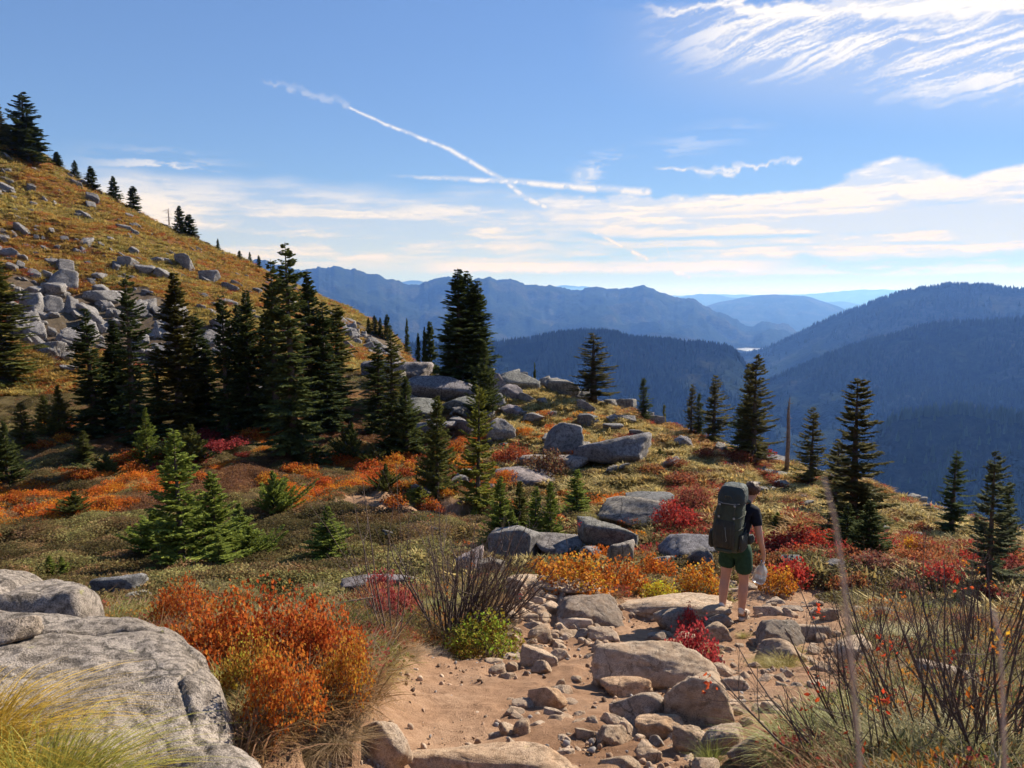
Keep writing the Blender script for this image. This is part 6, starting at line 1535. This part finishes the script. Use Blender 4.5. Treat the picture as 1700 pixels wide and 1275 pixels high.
# ------------------------------------------------------------------ backpack
def pack_cloth(name, col):
    m, t, b, o = mat_new(name)
    n1 = tnoise(t, 9, 4, 0.6); n2 = tnoise(t, 120, 2, 0.6)
    c = ramp(t, n1, [(0.3, tuple(x * 0.8 for x in col)), (0.7, tuple(x * 1.25 for x in col))])
    t.links.new(c, b.inputs['Base Color']); b.inputs['Roughness'].default_value = 0.62; b.inputs['Specular IOR Level'].default_value = 0.4
    ad = t.nodes.new('ShaderNodeMath'); ad.operation = 'MULTIPLY_ADD'; t.links.new(n1, ad.inputs[0]); ad.inputs[1].default_value = 3.0; t.links.new(n2, ad.inputs[2])
    bump(t, b, ad.outputs[0], 0.9, 0.02)
    return m
M['pack'] = pack_cloth('pack_fabric', (0.048, 0.066, 0.044)); M['lid'] = pack_cloth('lid_fabric', (0.032, 0.050, 0.050)); M['pocket'] = pack_cloth('pocket_mesh', (0.040, 0.042, 0.032))
M['strap'] = plain('webbing', (0.075, 0.082, 0.066), 0.8, 0.2, 0.2, 40); M['cord'] = plain('cord', (0.28, 0.30, 0.28), 0.7, 0.2, 0.1)
pk = bpy.data.objects.new('backpack', None); COL.objects.link(pk)
pk.location = body.location + Vector((0, 0, 0.10)); pk.scale = (0.87, 0.90, 0.96); pk.rotation_euler = (0, 0, YAW)
tag(pk, 'tall olive green hiking backpack worn by the hiker', 'backpack')
def sring(cx, cy, cz, rx, ry, n=36, e=3.2, tilt=0.0, lump=0.0, seed=0):
    a = np.arange(n) / n * 2 * PI
    x = np.sign(np.cos(a)) * np.abs(np.cos(a)) ** (2 / e) * rx; y = np.sign(np.sin(a)) * np.abs(np.sin(a)) ** (2 / e) * ry
    k = 1 + lump * (vn(np.cos(a) * 2 + 5, np.sin(a) * 2 + cz * 9, seed=seed) - 0.5)
    return np.stack([cx + x * k, cy + y * k, cz + y * tilt + 0 * a], 1)
def loft(rows, name, mat, parent, **kw):
    mb = MB(); mb.rings([sring(*r, **kw) for r in rows]); return obj(name, mb.mesh(name, mat, True), parent)
loft([(-0.03, -0.22, 0.86, .13, .075), (-0.03, -0.245, 0.88, .185, .115), (-0.03, -0.26, 0.95, .205, .140), (-0.03, -0.26, 1.05, .212, .150), (-0.025, -0.255, 1.18, .210, .150), (-0.02, -0.25, 1.30, .205, .148), (-0.01, -0.235, 1.42, .198, .142), (0.0, -0.22, 1.50, .190, .136), (0.0, -0.205, 1.57, .175, .125)], 'main_bag', M['pack'], pk, lump=0.07)
lid = loft([(0.0, -0.215, 1.515, .185, .135), (0.0, -0.21, 1.53, .200, .150), (0.005, -0.20, 1.58, .203, .152), (0.01, -0.19, 1.65, .195, .146), (0.015, -0.18, 1.715, .180, .134), (0.02, -0.17, 1.752, .150, .112), (0.02, -0.165, 1.768, .09, .07)], 'lid', M['lid'], pk, lump=0.09, tilt=0.12)
loft([(-0.03, -0.375, 0.93, .130, .030), (-0.03, -0.392, 0.96, .155, .045), (-0.03, -0.400, 1.06, .160, .055), (-0.028, -0.398, 1.18, .155, .052), (-0.022, -0.388, 1.28, .145, .042), (-0.02, -0.375, 1.315, .120, .025)], 'front_pocket', M['pocket'], pk, lump=0.08)
loft([(-0.03, -0.375, 0.885, .10, .03), (-0.03, -0.39, 0.90, .125, .045), (-0.03, -0.395, 0.935, .12, .04)], 'sleeping_bag_flap', M['pack'], pk, lump=0.05)
for s_ in (-1, 1):
    loft([(-0.03 + s_ * .215, -0.24, 0.90, .028, .09), (-0.03 + s_ * .225, -0.24, 0.94, .040, .115), (-0.03 + s_ * .228, -0.24, 1.05, .042, .115), (-0.028 + s_ * .222, -0.24, 1.13, .030, .105)], 'side_pocket', M['pocket'], pk, lump=0.1)
    for zz in (1.22, 1.38):
        mb = MB(); mb.tube([(s_ * .20 - .02, -0.13, zz + .03), (s_ * .222 - .02, -0.22, zz), (s_ * .195 - .02, -0.36, zz - .02), (s_ * .13 - .02, -0.41, zz - .03)], .007, 5); obj('compression_strap', mb.mesh('compression_strap', M['strap'], True), pk)
    mb = MB(); mb.tube([(s_ * .12 + .01, -0.33, 1.56), (s_ * .115, -0.385, 1.50), (s_ * .11 - .01, -0.405, 1.36)], .008, 5); obj('lid_strap', mb.mesh('lid_strap', M['strap'], True), pk)
    mb = MB(); mb.tube([(s_ * .10 + .01, -0.10, 1.46), (s_ * .115 + .01, 0.02, 1.515), (s_ * .125 + .01, 0.14, 1.475), (s_ * .13, 0.21, 1.36), (s_ * .14, 0.19, 1.24), (s_ * .155, 0.08, 1.15), (s_ * .15, -0.10, 1.08)], [.02, .026, .027, .025, .021, .016, .012], 8); obj('shoulder_strap', mb.mesh('shoulder_strap', M['strap'], True), pk)
mb = MB()
a = np.linspace(0, 2 * PI, 33)
mb.tube(np.stack([np.cos(a) * .205, np.sin(a) * .165 + .0, 1.015 + 0 * a], 1), .030, 8, False); obj('hip_belt', mb.mesh('hip_belt', M['strap'], True), pk)
loft([(0.225, -0.02, 0.955, .025, .065), (0.232, -0.02, 0.975, .036, .085), (0.235, -0.02, 1.03, .038, .088), (0.228, -0.02, 1.065, .022, .070)], 'belt_pouch', M['pocket'], pk, lump=0.1)
mb = MB(); mb.tube([(0.0, -0.452, 1.24), (0.015, -0.46, 1.14), (0.03, -0.462, 1.07), (0.02, -0.46, 1.05)], .004, 5); obj('pull_cord', mb.mesh('pull_cord', M['cord'], True), pk)
for s_ in (-1, 0, 1):                                   # seams and buckles
    mb = MB(); mb.tube([(s_ * .11 - .03, -0.452 + abs(s_) * .012, 0.97), (s_ * .11 - .028, -0.462 + abs(s_) * .012, 1.08), (s_ * .105 - .025, -0.455 + abs(s_) * .012, 1.20), (s_ * .10 - .02, -0.428, 1.29)], .004, 4); obj('seam', mb.mesh('seam', M['strap'], True), pk)
    if s_:
        for zz in (1.36, 1.52):
            mb = MB(); c_ = np.array([s_ * .112, -0.41 if zz < 1.5 else -0.392, zz]); mb.rings([c_ + np.array([[-.016, 0, -.014], [.016, 0, -.014], [.016, 0, .014], [-.016, 0, .014]]), c_ + np.array([[-.013, -.012, -.011], [.013, -.012, -.011], [.013, -.012, .011], [-.013, -.012, .011]])]); obj('buckle', mb.mesh('buckle', M['cord']), pk)
mb = MB(); mb.tube([(-0.165, -0.33, 1.545), (-0.08, -0.37, 1.535), (0.06, -0.37, 1.535), (0.165, -0.33, 1.545)], .005, 4); obj('lid_zip', mb.mesh('lid_zip', M['cord'], True), lid)
mb = MB(); mb.tube([(-0.05, -0.335, 1.60), (-0.045, -0.36, 1.635), (0.03, -0.36, 1.635), (0.04, -0.335, 1.60)], .008, 6); obj('haul_loop', mb.mesh('haul_loop', M['strap'], True), lid)

# ------------------------------------------------------------------ water jug in the right hand
m, t, b, o = mat_new('clear_plastic'); b.inputs['Base Color'].default_value = (0.93, 0.96, 0.97, 1); b.inputs['Roughness'].default_value = 0.22
b.inputs['Transmission Weight'].default_value = 0.68; b.inputs['IOR'].default_value = 1.2; b.inputs['Specular IOR Level'].default_value = 0.6
n_ = tnoise(t, 30, 2); bump(t, b, n_, 0.25, 0.006); M['plastic'] = m
m, t, b, o = mat_new('jug_water'); b.inputs['Base Color'].default_value = (0.9, 0.95, 0.96, 1); b.inputs['Roughness'].default_value = 0.08; b.inputs['Transmission Weight'].default_value = 0.7; b.inputs['IOR'].default_value = 1.33
n_ = tnoise(t, 12, 2); bump(t, b, n_, 0.2, 0.01); M['jugw'] = m
jg = bpy.data.objects.new('water_jug', None); COL.objects.link(jg)
hand = Vector(J['paR'][0]) + Vector((-0.012, 0, -0.062))
jg.location = body.matrix_basis @ hand; jg.rotation_euler = (R(6), R(10), YAW)
tag(jg, 'clear plastic water jug hanging from the right hand of the hiker', 'jug')
def jring(z, rx, ry, cx=0.0, cy=0.0): return sring(cx, cy, z, rx, ry, 28, 4.0)
mb = MB(); mb.rings([jring(z, rx, ry) for z, rx, ry in ((-.295, .060, .060), (-.290, .072, .072), (-.25, .078, .078), (-.235, .074, .074), (-.20, .078, .078), (-.185, .074, .074), (-.15, .077, .077), (-.11, .066, .066), (-.07, .040, .040), (-.035, .022, .022), (-.02, .020, .020))])
obj('bottle_body', mb.mesh('bottle_body', M['plastic'], True), jg)
mb = MB(); mb.rings([jring(z, rx, ry) for z, rx, ry in ((-.289, .055, .055), (-.286, .066, .066), (-.25, .072, .072), (-.225, .071, .071))]); obj('water', mb.mesh('water', M['jugw'], True), jg)
mb = MB(); mb.rings([jring(z, .024, .024) for z in (-.02, .004)]); obj('cap', mb.mesh('cap', plain('cap_plastic', (0.7, 0.74, 0.78), 0.4), True), jg)
mb = MB(); mb.tube([(0.0, -.020, -.06), (0.0, -.045, -.02), (0.0, -.030, .012), (0, .012, .016), (0.0, .035, -.02), (0.0, .050, -.09)], .008, 8); obj('handle', mb.mesh('handle', M['plastic'], True), jg)

# ------------------------------------------------------------------ dry stems growing up close to the eye
for lab, ps in (('dry grass stem standing blurred close before the hiker side of the view', [(1428, 1275, .43), (1415, 1120, .425), (1400, 960, .42), (1385, 860, .42), (1368, 795, .415)]),
                ('dry twig standing blurred close before the lower right corner', [(1668, 1275, .50), (1664, 1150, .50), (1660, 1060, .50), (1648, 1010, .50)])):
    P_ = [up(*q) for q in ps]; b0 = P_[0] * np.array([0.95, 1.0, 1.0]); b0 = np.array([b0[0], b0[1], gz(b0[0], max(b0[1], 0.42)) - 0.02])
    mid = b0 * 0.5 + P_[0] * 0.5 + np.array([0.015, 0.01, 0])
    P_ = np.array([b0, mid] + P_)
    mb = MB(); mb.tube(P_, np.linspace(0.0017, 0.0007, len(P_)), 6)
    tag(obj('dry_stem', mb.mesh('dry_stem', plain('dry_stem', (0.62, 0.46, 0.37), 0.8, 0.1, 0.2, 60), True)), lab, 'stem', 'dry stems close to the eye')

# ------------------------------------------------------------------ tell the many alike things apart by what they lie beside
LM = [(110, 465, 'the large isolated hillside boulder'), (228, 440, 'the touching pair of hillside boulders'), (308, 437, 'the dark split boulder'), (350, 462, 'the dark oval boulder'), (178, 495, 'the broad pale slab'), (44, 225, 'the gaunt skyline tree'),
 (95, 265, 'the first small skyline fir'), (152, 292, 'the third small skyline fir'), (222, 330, 'the fifth small skyline fir'), (305, 370, 'the dense skyline fir pair'), (362, 405, 'the tiny lower skyline fir'), (490, 500, 'the tallest dark conifer'), (440, 480, 'the thin topped conifers'),
 (225, 500, 'the full dark conifer'), (300, 500, 'the yellowish olive conifer'), (158, 560, 'the dark slender conifer'), (5, 500, 'the left edge conifer'), (65, 505, 'the rounded rock field boulders'), (378, 530, 'the narrow dark conifer'), (562, 550, 'the olive lit conifer'),
 (625, 545, 'the saddle fir group'), (676, 555, 'the lone saddle fir'), (735, 645, 'the biggest dome boulder'), (940, 640, 'the tilted skyline slab'), (985, 640, 'the lone ragged fir'), (942, 725, 'the pointed boulder'), (1030, 745, 'the wedge boulder'), (925, 775, 'the broad slab on the knoll'),
 (1068, 670, 'the small dark skyline fir'), (1184, 700, 'the single pointed fir'), (1250, 720, 'the tall bare stemmed fir'), (1345, 760, 'the fir beside the snag'), (1415, 800, 'the big open branched fir'), (1578, 850, 'the compact dark fir'), (1640, 900, 'the grey green fir'), (1218, 880, 'the hiker'),
 (1062, 855, 'the wide pale topped boulder'), (1012, 900, 'the ridged grey boulder'), (793, 760, 'the tiered yellow green fir'), (850, 870, 'the small fir group'), (303, 850, 'the tallest meadow fir'), (455, 825, 'the spreading fir mat'), (545, 890, 'the squat young fir'), (245, 735, 'the shaded young fir'),
 (125, 835, 'the dark meadow fir mat'), (40, 720, 'the young fir at left'), (650, 838, 'the bare dirt patch'), (1085, 1110, 'the biggest tan trail boulder'), (1165, 1175, 'the tall pale hump'), (908, 1165, 'the stone cluster in bare soil'), (968, 1015, 'the dark rough boulder'), (630, 1240, 'the round tan boulder'),
 (1100, 1012, 'the long pale slab'), (1288, 1050, 'the dark lichen boulder'), (896, 1055, 'the boxy brown stone'), (1250, 1260, 'the dark bottom boulder'), (1417, 1090, 'the pale boulder behind twigs'), (800, 1065, 'the low green shrub'), (720, 960, 'the bare shrub'), (1320, 905, 'the vivid red bush'), (1510, 915, 'the bright orange round bush'), (1440, 890, 'the low spreading fir')]
ORD = ['nearest', 'second nearest', 'third nearest', 'fourth nearest', 'fifth nearest', 'sixth nearest', 'seventh nearest', 'eighth nearest', 'ninth nearest', 'tenth nearest', 'eleventh nearest', 'twelfth nearest', 'thirteenth nearest', 'fourteenth nearest', 'fifteenth nearest', 'sixteenth nearest', 'seventeenth nearest', 'eighteenth nearest', 'nineteenth nearest', 'twentieth nearest', '21st nearest', '22nd nearest', '23rd nearest', '24th nearest', '25th nearest', '26th nearest']
WHAT = {'blocks of the rock field': 'angular grey block', 'rocks strewn over the golden hillside': 'grey rock in golden grass', 'loose cobbles of the trail': 'dusty trail cobble', 'rubble stones of the trail': 'trail rubble stone', 'orange shrubs of the meadow': 'low orange meadow shrub', 'small rocks of the knoll slope': 'small grey slope rock',
        'blocks of the far rock streak': 'grey rock streak block', 'orange shrubs below the knoll': 'orange shrub', 'red shrubs of the right slope': 'red slope shrub', 'crimson shrubs of the near right slope': 'crimson thicket shrub', 'dark red shrubs under the stand': 'dark red shaded shrub', 'pinkish shrubs behind the bare shrub': 'thin pinkish shrub'}
bins = {}
for o in list(COL.objects):
    gname = o.get('group')
    if o.parent is None and gname in WHAT:
        x, y, _ = project(o.location.x, o.location.y, o.location.z); x, y = float(x), float(y)
        d2_ = [((x - a) ** 2 + (y - b_) ** 2, a, b_, ph) for a, b_, ph in LM]
        dd, a, b_, ph = min(d2_)
        side = ('right of' if x > a else 'left of') if abs(x - a) > abs(y - b_) else ('below' if y > b_ else 'above')
        bins.setdefault((gname, ph, side), []).append((dd, o))
for (gname, ph, side), lst in bins.items():
    for k, (dd, o) in enumerate(sorted(lst, key=lambda z_: z_[0])):
        o['label'] = '%s, %s %s %s' % (WHAT[gname], ORD[min(k, len(ORD) - 1)], side, ph)

# ------------------------------------------------------------------ the air of the valley
hz = bpy.data.meshes.new('haze')
bm = bmesh.new(); bmesh.ops.create_cube(bm, size=1.0)
for v_ in bm.verts:
    v_.co.x *= 86000; v_.co.y *= 86000
    v_.co.z = 330.0 if v_.co.z > 0 else V - 320.0
bm.to_mesh(hz); bm.free()
ho = obj('haze', hz); tag(ho, 'blue haze filling the valley air', kind='stuff')
m = bpy.data.materials.new('valley_haze'); m.use_nodes = True; t = m.node_tree; t.nodes.clear()
pv = t.nodes.new('ShaderNodeVolumePrincipled'); out = t.nodes.new('ShaderNodeOutputMaterial')
pv.inputs['Color'].default_value = (0.16, 0.36, 1.0, 1); pv.inputs['Absorption Color'].default_value = (1, 1, 1, 1)
pv.inputs['Density'].default_value = 6.4e-5; pv.inputs['Anisotropy'].default_value = 0.3
t.links.new(pv.outputs[0], out.inputs['Volume']); hz.materials.append(m)
